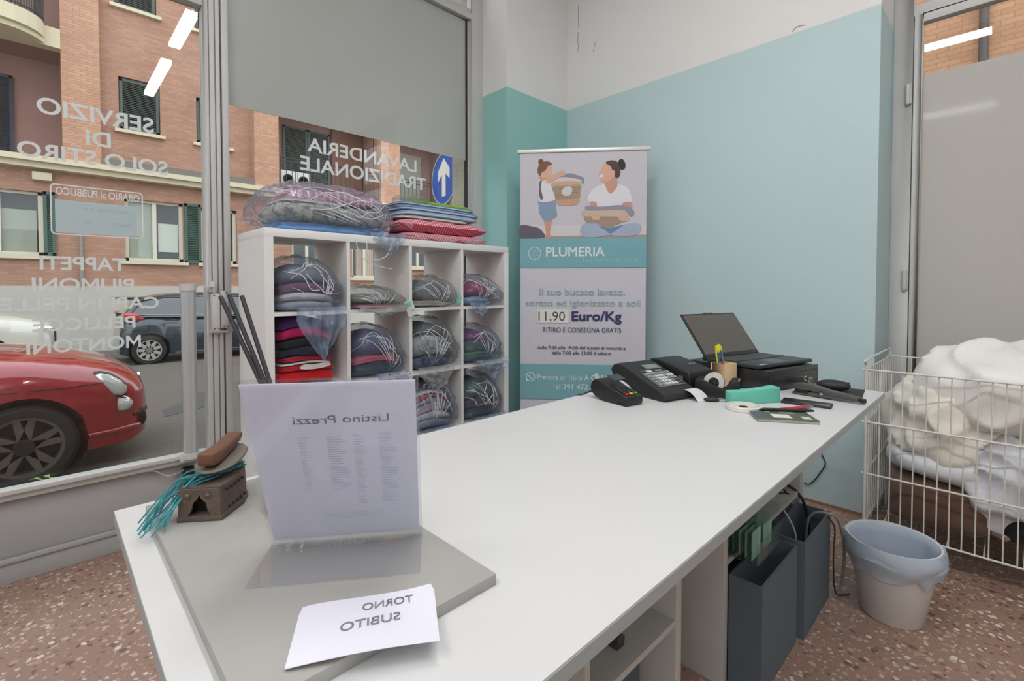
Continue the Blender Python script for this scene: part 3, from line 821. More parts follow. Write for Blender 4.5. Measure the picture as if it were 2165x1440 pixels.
def car(name, label, loc, paint, top, hw, roof, ghw, L0, L1, r, axles, rim_r, nsp, rimcol, style, zs=.19, glass_from=None, e=.55):
    """x is measured from the front axle, nose at +x; y = 0 on the centre line"""
    t = thing(name, label, 'car', loc)
    tx = [p[0] for p in top]; tz = [p[1] for p in top]
    hx = [p[0] for p in hw]; hz = [p[1] for p in hw]
    ra = r + .045
    st = sorted(set(np.round(np.concatenate([np.linspace(L1, L0, 60), *[np.linspace(a - ra, a + ra, 25) for a in axles], [L0 - .01, L0 - .03, L1 + .01, L1 + .03]]), 4)))
    rows = []
    for x in st:
        H = float(np.interp(x, tx[::-1], tz[::-1])); wv = float(np.interp(x, hx[::-1], hz[::-1]))
        zb = zs
        endk = max(0, (x - (L0 - .12)) / .12) + max(0, ((L1 + .12) - x) / .12)
        zb += .05 * endk
        for a in axles:
            if abs(x - a) < ra: zb = max(zb, r + math.sqrt(max(ra * ra - (x - a) ** 2, 0)))
        zm = max(zb + .01, min(.52, H - .12))
        half = [(wv * .965, zb), (wv * .99, zb + (zm - zb) * .4), (wv, zm)]
        for k in range(1, 13):
            q = math.pi / 2 * k / 12
            half.append((wv * math.cos(q) ** e, zm + (H - zm) * math.sin(q) ** (e + .12)))
        row = [(x, -yy, zz) for yy, zz in half] + [(x, yy, zz) for yy, zz in half[-2::-1]]
        rows.append(row)
    g = G(); g.surf(rows)
    n = len(rows[0])
    g.add(rows[0], [tuple(range(n))]); g.add(rows[-1], [tuple(range(n))])
    g.obj('body', paint, t, smooth=32)
    # underbody and wheel housings
    wmid = max(hz) - .06
    G().box(L1 + .15, L0 - .15, -wmid + .2, wmid - .2, zs - .02, .5).obj('underbody', BLACKP, t)
    for a in axles:
        for s in (-1, 1):
            wv = float(np.interp(a, hx[::-1], hz[::-1]))
            G().lathe([(ra - .005, 0), (ra - .005, s * .28), (.0001, s * .28)], 30, (a, -s * (wv - .01), r), 'y', caps=False).obj('wheel_housing', BLACKP, t)
            wheel(t, a, -s * (wv - .005), r, rim_r, nsp, s, rimcol, style)
    # greenhouse
    gx = [p[0] for p in roof]; gzv = [p[1] for p in roof]
    rows = []; rows2 = []
    for x in np.linspace(gx[0], gx[-1], 40):
        zr = float(np.interp(-x, [-v for v in gx], gzv)); zb = float(np.interp(x, tx[::-1], tz[::-1])) - .06
        f_ = max(0.0, (zr - zb) / .5)
        wb = ghw; wt = ghw - .16 * min(1, f_)
        half = [(wb, zb), (wb * .5 + wt * .5, zb + (zr - zb) * .55), (wt, zb + (zr - zb) * .86), (wt * .9, zb + (zr - zb) * .965), (wt * .5, zr), (0, zr + .012)]
        rows.append([(x, -a, b) for a, b in half] + [(x, a, b) for a, b in half[-2::-1]])
    g = G(); g.surf(rows); g.obj('glasshouse', CARGLASS, t, smooth=50)
    k0 = next(i for i, rr_ in enumerate(rows) if rr_[5][2] > max(gzv) - .10); k1 = max(i for i, rr_ in enumerate(rows) if rr_[5][2] > max(gzv) - .12)
    G().surf([[(p[0], p[1] * 1.01, p[2] + .012) for p in rr_[2:9]] for rr_ in rows[k0:k1 + 1]]).obj('roof', paint, t, smooth=50)
    for s in (-1, 1):
        for ia, ib in ((0, k0), (len(rows) - 1, k1)):
            pa = rows[ia][0]; pb = rows[ib][2]
            G().tube([(pa[0], s * abs(pa[1]), pa[2]), (pb[0], s * abs(pb[1]) * 1.01, pb[2] + .01)], .035, 6).obj('pillar', paint, t, smooth=50)
        im = (k0 + k1) // 2
        pa = rows[im][0]; pb = rows[im][2]
        G().tube([(pa[0], s * abs(pa[1]), pa[2]), (pb[0], s * abs(pb[1]) * 1.01, pb[2] + .01)], .03, 6).obj('pillar', BLACKP, t, smooth=50)
        G().tube([(rr_[0][0], s * (abs(rr_[0][1]) + .008), float(np.interp(rr_[0][0], tx[::-1], tz[::-1])) - .015) for rr_ in rows[2:-2]], .010, 5).obj('window_trim', CHROME, t)
    return t

def lamp(par, name, c, rad, mat, rot=(0, 0, 0)):
    g = G(); rows = []
    for i in range(9):
        ph = -math.pi / 2 + math.pi * i / 8
        rows.append([(rad[0] * math.cos(ph) * math.cos(2 * math.pi * j / 20), rad[1] * math.cos(ph) * math.sin(2 * math.pi * j / 20), rad[2] * math.sin(ph)) for j in range(20)])
    g.surf(rows, False, True)
    return g.obj(name, mat, par, smooth=60, loc=c, rot=rot)

RED = M('red_car_paint', (158, 18, 30), .22, .0, coat=1.0)
c1 = car('small_red_car', 'small red city car parked close outside the shop window', (-0.125, 5.61, -0.222), RED,
         top=[(.74, .46), (.73, .60), (.70, .68), (.64, .745), (.5, .82), (.3, .885), (.05, .935), (-.2, .97), (-.45, .99), (-1.0, 1.0), (-2.0, 1.02), (-2.55, .98), (-2.82, .82), (-2.88, .5)],
         hw=[(.74, .34), (.73, .46), (.70, .55), (.64, .635), (.5, .735), (.3, .79), (0, .815), (-1.2, .80), (-2.3, .812), (-2.6, .76), (-2.8, .6), (-2.88, .4)],
         roof=[(-.36, .97), (-.9, 1.38), (-1.25, 1.47), (-1.7, 1.48), (-2.2, 1.42), (-2.55, 1.2), (-2.75, .98)], ghw=.72, L0=.74, L1=-2.88, r=.295, axles=(0, -2.3), rim_r=.215, nsp=5,
         rimcol=M('dark_alloy', (112, 107, 102), .4, .5), style='double')
lamp(c1, 'headlight', (.475, -.708, .672), (.135, .03, .078), LENS, (R(10), R(34), R(-27)))
lamp(c1, 'headlight', (.475, .708, .672), (.135, .03, .078), LENS, (R(-10), R(34), R(27)))
lamp(c1, 'running_light', (.535, -.695, .505), (.092, .028, .062), LENS, (0, R(4), R(-30)))
lamp(c1, 'running_light', (.535, .695, .505), (.092, .028, .062), LENS, (0, R(4), R(30)))
for s_ in (-1, 1):
    lamp(c1, 'headlight_rim', (.470, s_ * .700, .672), (.146, .03, .088), M('dark_lamp_rim', (52, 50, 50), .3), (R(-10 * s_), R(34), R(27 * s_)))
    lamp(c1, 'lamp_bulb', (.500, s_ * .728, .655), (.045, .012, .036), M('lamp_reflector', (120, 122, 122), .15, .8), (R(-10 * s_), R(34), R(27 * s_)))
    lamp(c1, 'running_light_rim', (.530, s_ * .688, .505), (.102, .028, .071), M('lamp_chrome_rim', (176, 174, 172), .2, .8), (0, R(4), R(30 * s_)))
    lamp(c1, 'fog_surround', (.675, s_ * .545, .355), (.06, .035, .085), BLACKP, (0, 0, R(50 * s_)))
lamp(c1, 'fog_lamp', (.685, -.545, .355), (.045, .035, .07), LENS, (0, 0, R(-50)))
G().lathe([(.0001, 0), (.05, 0), (.05, .02), (.0001, .02)], 20, (.722, 0, .60), 'x').obj('badge', CHROME, c1)
g = G().tube(smooth_path([(.34, -.762, .30), (.52, -.712, .30), (.66, -.585, .298), (.725, -.40, .295), (.745, 0, .295), (.725, .40, .295), (.66, .585, .298), (.52, .712, .30), (.34, .762, .30)], 5), .022, 8)
g.obj('bumper_lip', RED, c1, smooth=50)
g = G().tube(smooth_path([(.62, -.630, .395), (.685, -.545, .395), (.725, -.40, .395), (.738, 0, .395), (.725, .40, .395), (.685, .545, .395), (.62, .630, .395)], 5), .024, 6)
g.obj('recess_shade_strip', M('dark_red_recess_shade', (70, 14, 18), .5), c1, smooth=50)  # darker red strip, shade of the bumper recess put into its colour
g = G().tube([(-.40, -.800, .76), (-.25, -.808, .72), (-.08, -.812, .694), (.2, -.80, .69), (.44, -.745, .692)], .0035, 4)
g.obj('bonnet_seam', BLACKP, c1)

NAVY = M('dark_blue_car_paint', (32, 44, 54), .25, coat=1.0)
c2 = car('dark_blue_car', 'dark blue family car parked on the far side of the street', (4.43, 13.28, -.39), NAVY,
         top=[(1.0, .5), (.98, .66), (.9, .74), (.5, .88), (.1, .95), (-.3, 1.0), (-1.0, 1.01), (-2.0, 1.03), (-2.9, 1.06), (-3.25, 1.04), (-3.34, .85), (-3.36, .5)],
         hw=[(1.0, .45), (.95, .66), (.75, .80), (.3, .88), (-1.5, .89), (-2.9, .88), (-3.2, .82), (-3.36, .66)],
         roof=[(.15, .95), (-.55, 1.36), (-1.0, 1.46), (-1.8, 1.49), (-2.6, 1.45), (-3.05, 1.36), (-3.28, 1.05)], ghw=.82, L0=1.0, L1=-3.36, r=.305, axles=(0, -2.89), rim_r=.215, nsp=9,
         rimcol=M('silver_alloy', (198, 196, 190), .3, .5), style='single', e=.42)
lamp(c2, 'tail_light', (-3.12, -.80, 1.0), (.2, .05, .075), M('tail_lamp_red', (196, 28, 40), .2, coat=1), (0, R(16), R(14)))
lamp(c2, 'tail_light', (-3.12, .80, 1.0), (.2, .05, .075), MATS['tail_lamp_red'], (0, R(16), R(-14)))
G().box(-2.62, -2.38, -.905, -.885, .90, .925).obj('door_handle', NAVY, c2, bevel=.005)
G().box(-3.38, -2.95, -.6, .6, 1.36, 1.41).obj('spoiler', NAVY, c2, bevel=.01)
G().box(-2.45, -.45, -.905, -.88, .22, .235).obj('sill_trim', CHROME, c2)
CREAMCAR = M('white_car_paint', (205, 201, 188), .25, coat=1.0)
c3 = car('white_car', 'white car nose parked behind the dark blue car', (-.80, 13.35, -.39), CREAMCAR,
         top=[(.92, .55), (.91, .80), (.86, .94), (.7, 1.02), (.4, 1.09), (0, 1.14), (-.4, 1.17), (-1.2, 1.16), (-2.4, 1.18), (-3.1, 1.15), (-3.3, .8), (-3.32, .5)],
         hw=[(.92, .6), (.88, .76), (.7, .86), (.2, .92), (-1.5, .92), (-3.0, .9), (-3.32, .7)],
         roof=[(-.1, 1.12), (-.8, 1.55), (-1.3, 1.66), (-2.0, 1.67), (-2.8, 1.6), (-3.2, 1.2)], ghw=.85, L0=.92, L1=-3.32, r=.34, axles=(0, -2.6), rim_r=.23, nsp=7, rimcol=MATS['silver_alloy'], style='single', e=.42)
lamp(c3, 'headlight', (.74, -.76, .86), (.2, .06, .055), LENS, (0, R(4), R(-40)))
lamp(c3, 'headlight', (.74, .76, .86), (.2, .06, .055), LENS, (0, R(4), R(40)))
g = G().box(.86, .945, -.5, .5, .52, .76); g.obj('grille', BLACKP, c3, bevel=.01)

# ================================================================ shelving unit
LAM = M('white_laminate', (242, 242, 241), .38, var=.01)
SX, SY, SZ = .686, 2.251, 1.467
sh = thing('cube_shelf', 'white open cube shelving unit full of bagged laundry', 'shelf', (1.419, 2.446, 0))
G().box(SX, SX + 1.467, SY, SY + .39, SZ - .038, SZ).obj('top_panel', LAM, sh, world=True, bevel=.0015)
G().box(SX, SX + 1.467, SY, SY + .39, 0, .038).obj('base_panel', LAM, sh, world=True, bevel=.0015)
G().box(SX, SX + .038, SY, SY + .39, .038, SZ - .038).obj('side_panel', LAM, sh, world=True)
G().box(SX + 1.429, SX + 1.467, SY, SY + .39, .038, SZ - .038).obj('side_panel', LAM, sh, world=True)
def cellx(c): return SX + .038 + c * .35275
def cellz(r): return SZ - .038 - r * .35275 - .3357
for c in range(1, 4):
    G().box(cellx(c) - .017, cellx(c), SY, SY + .388, .038, SZ - .038).obj('divider', LAM, sh, world=True)
for c in range(4):
    for r_ in range(3):
        z = cellz(r_)
        G().box(cellx(c), cellx(c) + .3357, SY + .002, SY + .386, z - .017, z).obj('shelf', LAM, sh, world=True)

# ================================================================ counter
CT = M('white_counter_laminate', (220, 220, 220), .30, var=.008, spec=.4)
CEDGE = M('counter_edge_band', (172, 180, 182), .4)
CZ = .81
ct = thing('counter', 'long white laminate shop counter with open storage beneath', 'counter', (1.17, .70, 0))
G().box(.08, 2.262, .315, 1.084, CZ - .003, CZ).obj('worktop', CT, ct, world=True)
G().box(.0795, 2.2625, .3145, 1.0845, CZ - .022, CZ - .003).obj('edge_band', CEDGE, ct, world=True)
CP = M('counter_carcass', (214, 213, 208), .45)
G().box(.42, 2.25, 1.04, 1.058, 0, CZ - .022).obj('back_panel', CP, ct, world=True)
for x0, x1 in ((.762, .78), (1.142, 1.172), (1.44, 1.47), (2.195, 2.235), (.42, .44)):
    G().box(x0, x1, .575, 1.04, 0, CZ - .022).obj('upright', CP, ct, world=True, bevel=.001)
for x0, x1, z in ((.78, 1.142, .335), (1.47, 2.195, .36)):
    G().box(x0, x1, .577, 1.04, z, z + .016).obj('shelf', CP, ct, world=True)

# small bits under the counter
DG = M('dark_grey_plastic', (72, 76, 74), .5)
tag(G().prism([(0, 0), (.03, 0), (.034, .02), (.02, .034), (.004, .026)], 0, .03, axis='y').obj('bracket_block', DG, loc=(.945, .62, .3512), bevel=.002), 'small grey plastic block on the shelf under the counter', 'block')
BIN = M('grey_fabric_box', (98, 110, 120), .75, var=.06, vscale=20, bump=.15, bscale=300)
BINI = M('grey_box_lining', (58, 66, 74), .85)
def fabric_bin(label, x0, y0, w, d, h, tilt=0):
    t = thing('storage_box', label, 'storage box', (x0 + w / 2, y0 + d / 2, 0), 0, 'grey storage boxes under the counter')
    k = .006
    g = G().box(-w / 2, w / 2, -d / 2, -d / 2 + k, 0, h).box(-w / 2, w / 2, d / 2 - k, d / 2, 0, h).box(-w / 2, -w / 2 + k, -d / 2 + k, d / 2 - k, 0, h).box(w / 2 - k, w / 2, -d / 2 + k, d / 2 - k, 0, h)
    g.obj('wall', BIN, t)
    G().box(-w / 2 + k, w / 2 - k, -d / 2 + k, d / 2 - k, 0, .006).obj('bottom', BINI, t)
    return t
fabric_bin('grey narrow storage box nearest the camera under the counter', 1.474, .478, .332, .096, .333)
fabric_bin('grey narrow storage box holding cables beside the white bin', 1.834, .462, .335, .112, .336)
fabric_bin('grey storage box half hidden below the counter shelf', .80, .66, .31, .30, .30)
# clear box
CLEAR = glass_mat('clear_acrylic', (.90, .955, .94), 1.3)
ab = thing('acrylic_box', 'clear acrylic organiser with greenish dividers under the counter', 'organiser', (1.50, .50, .376))
g = G()
for x in (0, .095, .19): g.box(x, x + .003, .0, .14, 0, .13)
for y in (0, .07, .137): g.box(0, .193, y, y + .003, 0, .13 if y else .06)
g.box(0, .193, 0, .14, 0, .004)
g.obj('case', CLEAR, ab)
MINTP = M('mint_paper', (170, 208, 196), .7)
g = G()
for i in range(5): g.box(.01 + i * .004, .08, .02 + i * .02, .022 + i * .02, .005, .09 - i * .006)
for i in range(4): g.box(.105, .18, .02 + i * .025, .022 + i * .025, .005, .08 - i * .008)
g.obj('divider_card', MINTP, ab)
# cables
BLKC = M('black_cable', (24, 24, 25), .5); GRYC = M('grey_cable', (150, 146, 138), .55)
def cable(label, pts, r, mat):
    return tag(G().tube(smooth_path(pts, 7), r, 8).obj('cable', mat, smooth=60), label, 'cable', 'cables under the counter')
cable('thick black cable arching from the counter into the grey box', [(2.10, .66, .45), (2.161, .62, .401), (2.18, .58, .372), (2.155, .54, .324), (2.12, .525, .279), (2.10, .52, .10)], .0055, BLKC)
cable('thin black cable next to the thick one below the counter', [(2.08, .68, .43), (2.113, .62, .399), (2.15, .60, .35), (2.14, .595, .317)], .0035, BLKC)
cable('short black wire crossing the under-counter shelf', [(2.0, .66, .382), (2.063, .64, .385), (2.11, .61, .3815), (2.12, .59, .379)], .0025, BLKC)
cable('grey cable looping out of the box down to the floor', [(2.07, .52, .1), (2.08, .52, .28), (2.08, .50, .345), (2.09, .45, .358), (2.12, .425, .327), (2.19, .42, .2), (2.22, .43, .06), (2.215, .44, .006), (2.17, .445, .005)], .005, GRYC)
cable('brown black wire hanging beside the storage box', [(2.09, .453, .345), (2.135, .443, .30), (2.15, .443, .267), (2.14, .443, .216), (2.15, .446, .15), (2.19, .45, .04), (2.20, .44, .004), (2.24, .41, .004)], .003, M('brown_cable', (74, 58, 50), .6))
cable('white flex running from the organiser into the box', [(1.99, .60, .378), (1.985, .57, .36), (1.97, .53, .30), (1.96, .515, .20)], .0035, M('white_cable', (206, 204, 196), .5))
tag(G().tube(smooth_path([(3.07, .703, .36), (3.07, .700, .283), (3.07, .682, .236), (3.07, .704, .182), (3.07, .733, .129), (3.07, .761, .097), (3.07, .784, .098)], 6), .003, 8).obj('cable', BLKC, smooth=60), 'black bent wire on the pale blue wall behind the counter', 'cable', 'cables under the counter')

# ================================================================ roll-up banner
bl = Vector((2.300, 2.317)); br_ = Vector((2.866, 1.646))
bd = (br_ - bl); BW = bd.length; bd.normalize(); bang = math.atan2(bd.y, bd.x)
bn = thing('rollup_banner', 'tall printed roll-up banner standing before the pale blue wall', 'banner', ((bl.x + br_.x) / 2, (bl.y + br_.y) / 2, 0), bang)
BWHITE = M('banner_rail', (226, 226, 222), .35, .3)
G().box(-BW / 2, BW / 2, -.012, .012, 2.108, 2.132).obj('top_rail', BWHITE, bn, bevel=.004)
G().prism([(-.05, 0), (.05, 0), (.05, .03), (.035, .075), (-.035, .075), (-.05, .03)], -BW / 2, BW / 2, axis='x').obj('base_case', M('silver_case', (190, 192, 194), .35, .6), bn)
G().cyl((0, .03, .07), (0, .014, 2.12), .008, n=8).obj('support_pole', M('silver_pole', (190, 192, 194), .35, .6), bn)
S0, S1 = -BW / 2 + .02, BW / 2 - .026
SW = S1 - S0
PR = lambda n, c: M('print_' + n, c, .75)
sheet = G().box(S0, S1, -.0015, .0015, .07, 2.112).obj('sheet', PR('pale_grey', (212, 212, 222)), bn)
yb = [-.002]
def bpoly(name, pts, col, smooth=True, par=None, step=.00012, world=False):
    yb[0] -= step
    P = smooth_poly(pts, 5) if smooth else pts
    g = G(); g.add([(u, yb[0], v) for u, v in P], [tuple(range(len(P)))])
    return g.obj(name, PR(name, col), sheet if par is None else par, fixn=False)
def bz(py):  # photograph zoom row -> height on the sheet
    return float(np.interp(py, [150, 1015, 1265, 1665, 3300], [2.105, 1.535, 1.34, 1.03, .10]))
def bx(px): return S0 + (px - 95) / (1332 - 95) * SW
def pz(l): return [(bx(x), bz(y)) for x, y in l]
ZT1, ZT0, ZB1, ZB0 = 1.535, 1.340, .690, .452
bpoly('photo_background', [(S0, ZT1), (S1, ZT1), (S1, 2.108), (S0, 2.108)], (206, 204, 212), False)
bpoly('photo_floor', pz([(95, 990), (1332, 985), (1332, 1015), (95, 1015)]), (176, 160, 150), False)
bpoly('photo_skirting', pz([(95, 880), (1332, 885), (1332, 985), (95, 990)]), (218, 214, 216), False)
bpoly('photo_rug', pz([(98, 878), (200, 885), (285, 910), (345, 985), (300, 1010), (98, 1012)]), (104, 100, 112))
# child with a basket
SK, SK2 = (222, 178, 156), (206, 158, 138)
bpoly('child_leg', pz([(340, 820), (412, 815), (405, 880), (392, 960), (398, 1008), (340, 1008), (355, 960), (340, 880)]), SK2)
bpoly('child_shorts', pz([(285, 620), (440, 610), (452, 700), (462, 785), (412, 822), (345, 838), (285, 760), (280, 690)]), (138, 160, 184))
bpoly('child_shirt', pz([(290, 410), (355, 395), (420, 440), (445, 520), (445, 620), (295, 640), (280, 560), (275, 470)]), (228, 226, 232))
bpoly('child_strap', pz([(285, 445), (312, 420), (300, 500), (322, 600), (300, 620), (282, 560)]), (98, 110, 130))
bpoly('child_neck', pz([(290, 370), (350, 360), (360, 410), (300, 425)]), SK2)
bpoly('child_face', pz([(300, 260), (380, 245), (412, 290), (408, 340), (392, 385), (350, 402), (300, 385), (285, 320)]), SK)
bpoly('child_hair', pz([(272, 290), (300, 245), (370, 232), (412, 262), (375, 280), (345, 325), (310, 345), (292, 380), (268, 340)]), (128, 94, 78))
bpoly('child_bun', pz([(275, 225), (300, 207), (325, 222), (318, 255), (285, 268)]), (118, 86, 72))
bpoly('basket_cloth', pz([(500, 380), (580, 358), (650, 375), (725, 410), (722, 470), (690, 460), (520, 440)]), (146, 146, 164))
bpoly('basket_cloth_pink', pz([(430, 430), (500, 395), (600, 405), (685, 425), (685, 455), (420, 460)]), (226, 206, 208))
bpoly('basket_rim', pz([(412, 450), (540, 436), (686, 442), (690, 478), (550, 485), (418, 492)]), (206, 176, 146))
bpoly('basket_weave', pz([(416, 488), (550, 482), (692, 476), (690, 560), (678, 620), (560, 628), (455, 632), (436, 570)]), (176, 156, 136))
for k in range(5):
    bpoly('basket_band', pz([(425 + k * 6, 508 + k * 24), (690 - k * 2, 498 + k * 24), (689 - k * 2, 504 + k * 24), (426 + k * 6, 515 + k * 24)]), (146, 124, 106), False)
bpoly('basket_base', pz([(455, 630), (560, 626), (680, 618), (660, 672), (560, 684), (480, 676)]), (200, 162, 130))
bpoly('basket_patch', pz([(510, 530), (545, 495), (590, 490), (612, 525), (590, 575), (545, 585), (515, 565)]), (214, 216, 216))
bpoly('child_arm', pz([(355, 410), (400, 385), (470, 345), (520, 330), (548, 360), (520, 385), (470, 400), (400, 445), (362, 455)]), SK)
# seated woman with folded towels
bpoly('woman_jeans', pz([(690, 930), (720, 875), (800, 862), (1000, 900), (1180, 872), (1270, 885), (1285, 940), (1235, 985), (1080, 1000), (980, 985), (870, 1005), (740, 1005), (700, 975)]), (170, 184, 206))
bpoly('woman_jeans_shade', pz([(880, 905), (980, 912), (1110, 885), (1060, 925), (985, 972), (930, 930)]), (112, 140, 176))
bpoly('woman_shirt', pz([(760, 625), (815, 520), (930, 472), (1060, 478), (1160, 530), (1188, 660), (1105, 690), (1080, 640), (1085, 730), (845, 730), (850, 650), (838, 690)]), (230, 228, 236))
bpoly('woman_neck', pz([(930, 440), (1030, 405), (1052, 470), (1040, 520), (985, 572), (945, 520)]), SK2)
bpoly('woman_face', pz([(905, 290), (950, 262), (1010, 290), (1030, 350), (1010, 410), (940, 455), (890, 440), (888, 395), (872, 362), (892, 340)]), SK)
bpoly('woman_mouth', pz([(885, 385), (905, 380), (912, 398), (890, 408)]), (236, 232, 232))
bpoly('woman_hair', pz([(935, 262), (985, 240), (1045, 255), (1072, 310), (1078, 380), (1055, 415), (1028, 405), (1026, 350), (1000, 335), (985, 300)]), (92, 72, 66))
bpoly('woman_bun', pz([(1062, 245), (1095, 228), (1125, 270), (1122, 325), (1082, 332), (1060, 292)]), (58, 52, 54))
bpoly('woman_arm', pz([(790, 650), (845, 655), (850, 700), (800, 705)]), SK2)
bpoly('woman_arm', pz([(1100, 670), (1185, 662), (1190, 730), (1120, 745)]), SK2)
bpoly('towel_brown', pz([(740, 790), (900, 788), (1120, 790), (1110, 840), (1050, 880), (960, 905), (890, 900), (860, 860), (760, 862)]), (172, 148, 132))
bpoly('towel_beige', pz([(705, 745), (760, 730), (1000, 735), (1120, 732), (1152, 775), (1130, 808), (1000, 800), (750, 795), (706, 778)]), (206, 186, 168))
bpoly('towel_grey', pz([(752, 690), (900, 700), (1050, 688), (1150, 698), (1210, 745), (1214, 785), (1180, 800), (1150, 765), (1090, 735), (900, 738), (755, 735)]), (152, 152, 168))
bpoly('woman_hand', pz([(805, 800), (850, 790), (885, 805), (870, 830), (815, 828)]), SK)
bpoly('woman_hand', pz([(1065, 805), (1110, 795), (1165, 815), (1150, 845), (1085, 848)]), SK)
# colour bands
TB = (126, 180, 190)
bpoly('logo_band', [(S0, ZT0), (S1, ZT0), (S1, ZT1), (S0, ZT1)], TB, False)
bpoly('footer_band', [(S0, ZB0), (S1, ZB0), (S1, ZB1), (S0, ZB1)], TB, False)
PW = PR('white_ink', (236, 240, 242)); PT = PR('teal_ink', (150, 186, 192)); PN = PR('navy_ink', (62, 58, 112)); PD = PR('grey_ink', (84, 84, 96)); PBK = PR('black_ink', (46, 46, 52))
def btxt(s, u, z, w, h, mat, bold=0.0, align='c', sp=1.0, split=False):
    yb[0] -= .0001
    return lettering(s, (u, yb[0], z), (1, 0, 0), (0, 0, 1), w=w, h=h, mat=mat, parent=sheet, bold=bold, align=align, world=False, sp=sp, split=split)
def bu(px): return bx((px - 1080) * 4.645)          # from photograph column
btxt('PLUMERIA', (bx(355) + bx(930)) / 2, 1.416, bx(930) - bx(355), .062, PW, .012)
btxt('laundry service', (bx(722) + bx(1250)) / 2, 1.378, bx(1250) - bx(722), .03, PR('faint_teal_ink', (150, 204, 210)), 0, sp=1.5)
# flower mark in a ring
cu_, cz_ = bx(240), 1.437
yb[0] -= .0002
g = G(); n = 40
for ra, rb_ in ((.043, .0395),):
    g.add([(cu_ + ra * math.cos(2 * math.pi * i / n), yb[0], cz_ + ra * math.sin(2 * math.pi * i / n)) for i in range(n)] + [(cu_ + rb_ * math.cos(2 * math.pi * i / n), yb[0], cz_ + rb_ * math.sin(2 * math.pi * i / n)) for i in range(n)],
          [(i, (i + 1) % n, n + (i + 1) % n, n + i) for i in range(n)])
for k in range(5):
    a = 2 * math.pi * k / 5
    arc = [(.006 + .030 * s_, a + 1.3 * s_ * s_) for s_ in (0, .25, .5, .75, 1)]
    P0 = [(cu_ + r_ * math.cos(t_), cz_ + r_ * math.sin(t_)) for r_, t_ in arc]
    P1 = [(cu_ + (r_ + .002) * math.cos(t_ + .16), cz_ + (r_ + .002) * math.sin(t_ + .16)) for r_, t_ in arc]
    g.add([(u, yb[0], v) for u, v in P0 + P1], [(i, i + 1, 5 + i + 1, 5 + i) for i in range(4)])
g.obj('flower_mark', PW, sheet, fixn=False)
def zrow(y): return float(np.interp(y, [566, 773], [1.34, .681]))
for s, x0, x1, y, h, mat, b in (('Il tuo bucato lavato,', 1142, 1324, 623.5, .044, PT, .004), ('stirato ed igienizzato a soli', 1112, 1356, 646.5, .042, PT, .004),
                                ('Euro/Kg', 1212, 1316, 677.5, .062, PN, .03), ('RITIRO E CONSEGNA GRATIS', 1150, 1316, 702, .033, PD, .002),
                                ('dalle 7:00 alle 19:00 dal lunedì al venerdì e', 1138, 1325, 738, .021, PBK, .008), ('dalle 7:00 alle 13:00 il sabato', 1169, 1294, 749, .021, PBK, .008)):
    btxt(s, (bu(x0) + bu(x1)) / 2, zrow(y), bu(x1) - bu(x0), h, mat, b, split=mat is PT)
bpoly('price_label', [(bu(1136), zrow(682)), (bu(1205), zrow(682)), (bu(1205), zrow(654)), (bu(1136), zrow(654))], (232, 232, 226), False)
btxt('11,90', (bu(1140) + bu(1197)) / 2, zrow(678), bu(1197) - bu(1140), .062, PR('pen_ink', (80, 80, 86)), 0, split=True)
btxt('Prenota un ritiro A', (bu(1138) + bu(1248)) / 2, .585, bu(1248) - bu(1138), .036, PW, 0)
btxt('CASA', (bu(1253) + bu(1291)) / 2, .585, bu(1291) - bu(1253), .036, PW, .008, split=True)
btxt('al 391 472', (bu(1178) + bu(1246)) / 2, .522, bu(1246) - bu(1178), .036, PW, 0)
# phone bubble mark
cu_, cz_ = bu(1123), .602
yb[0] -= .0002
g = G(); n = 30
g.add([(cu_ + .031 * math.cos(2 * math.pi * i / n), yb[0], cz_ + .031 * math.sin(2 * math.pi * i / n)) for i in range(n)] + [(cu_ + .026 * math.cos(2 * math.pi * i / n), yb[0], cz_ + .026 * math.sin(2 * math.pi * i / n)) for i in range(n)],
      [(i, (i + 1) % n, n + (i + 1) % n, n + i) for i in range(n)])
g.add([(cu_ - .031, yb[0], cz_ - .031), (cu_ - .014, yb[0], cz_ - .027), (cu_ - .028, yb[0], cz_ - .012)], [(0, 1, 2)])
hsr = [(cu_ - .012, cz_ + .013), (cu_ - .006, cz_ + .012), (cu_ - .005, cz_ + .004), (cu_ + .004, cz_ - .005), (cu_ + .012, cz_ - .006), (cu_ + .013, cz_ - .012), (cu_ + .005, cz_ - .014), (cu_ - .008, cz_ - .004), (cu_ - .014, cz_ + .006)]
g.add([(u, yb[0], v) for u, v in hsr], [tuple(range(len(hsr)))])
g.obj('phone_mark', PW, sheet, fixn=False)

# ================================================================ on the near end of the counter
BOARD = M('grey_stone_board', (170, 168, 164), .55, var=.08, vscale=9, bump=.05, bscale=80)
tag(G().box(.118, .42, .462, 1.03, CZ, CZ + .015).obj('grey_board', BOARD, bevel=.001), 'grey stone-look board lying flat on the counter end', 'board')
BZ = CZ + .0152
A_ = Vector((.235, .738, BZ)); B_ = Vector((.404, .619, BZ)); ab_ = (B_ - A_).normalized(); nrm = Vector((ab_.y, -ab_.x, 0)); nrm = nrm if nrm.dot(Vector((-1, -1, 0))) > 0 else -nrm
upv = (nrm * .125 + Vector((0, 0, .262))).normalized(); PLn = .29
pn = ab_.cross(upv).normalized()     # panel normal
if pn.dot(Vector((-1, -1, 0))) < 0: pn = -pn
SWd = (B_ - A_).length
def quadbox(o, u, v, w, a, b, t0, t1):
    P = [o, o + u * a, o + u * a + v * b, o + v * b]
    return G().add([p + w * t0 for p in P] + [p + w * t1 for p in P], [(0, 1, 2, 3), (7, 6, 5, 4), (0, 4, 5, 1), (1, 5, 6, 2), (2, 6, 7, 3), (3, 7, 4, 0)])
ACR = glass_mat('clear_perspex', (.97, .975, .985), 1.0)
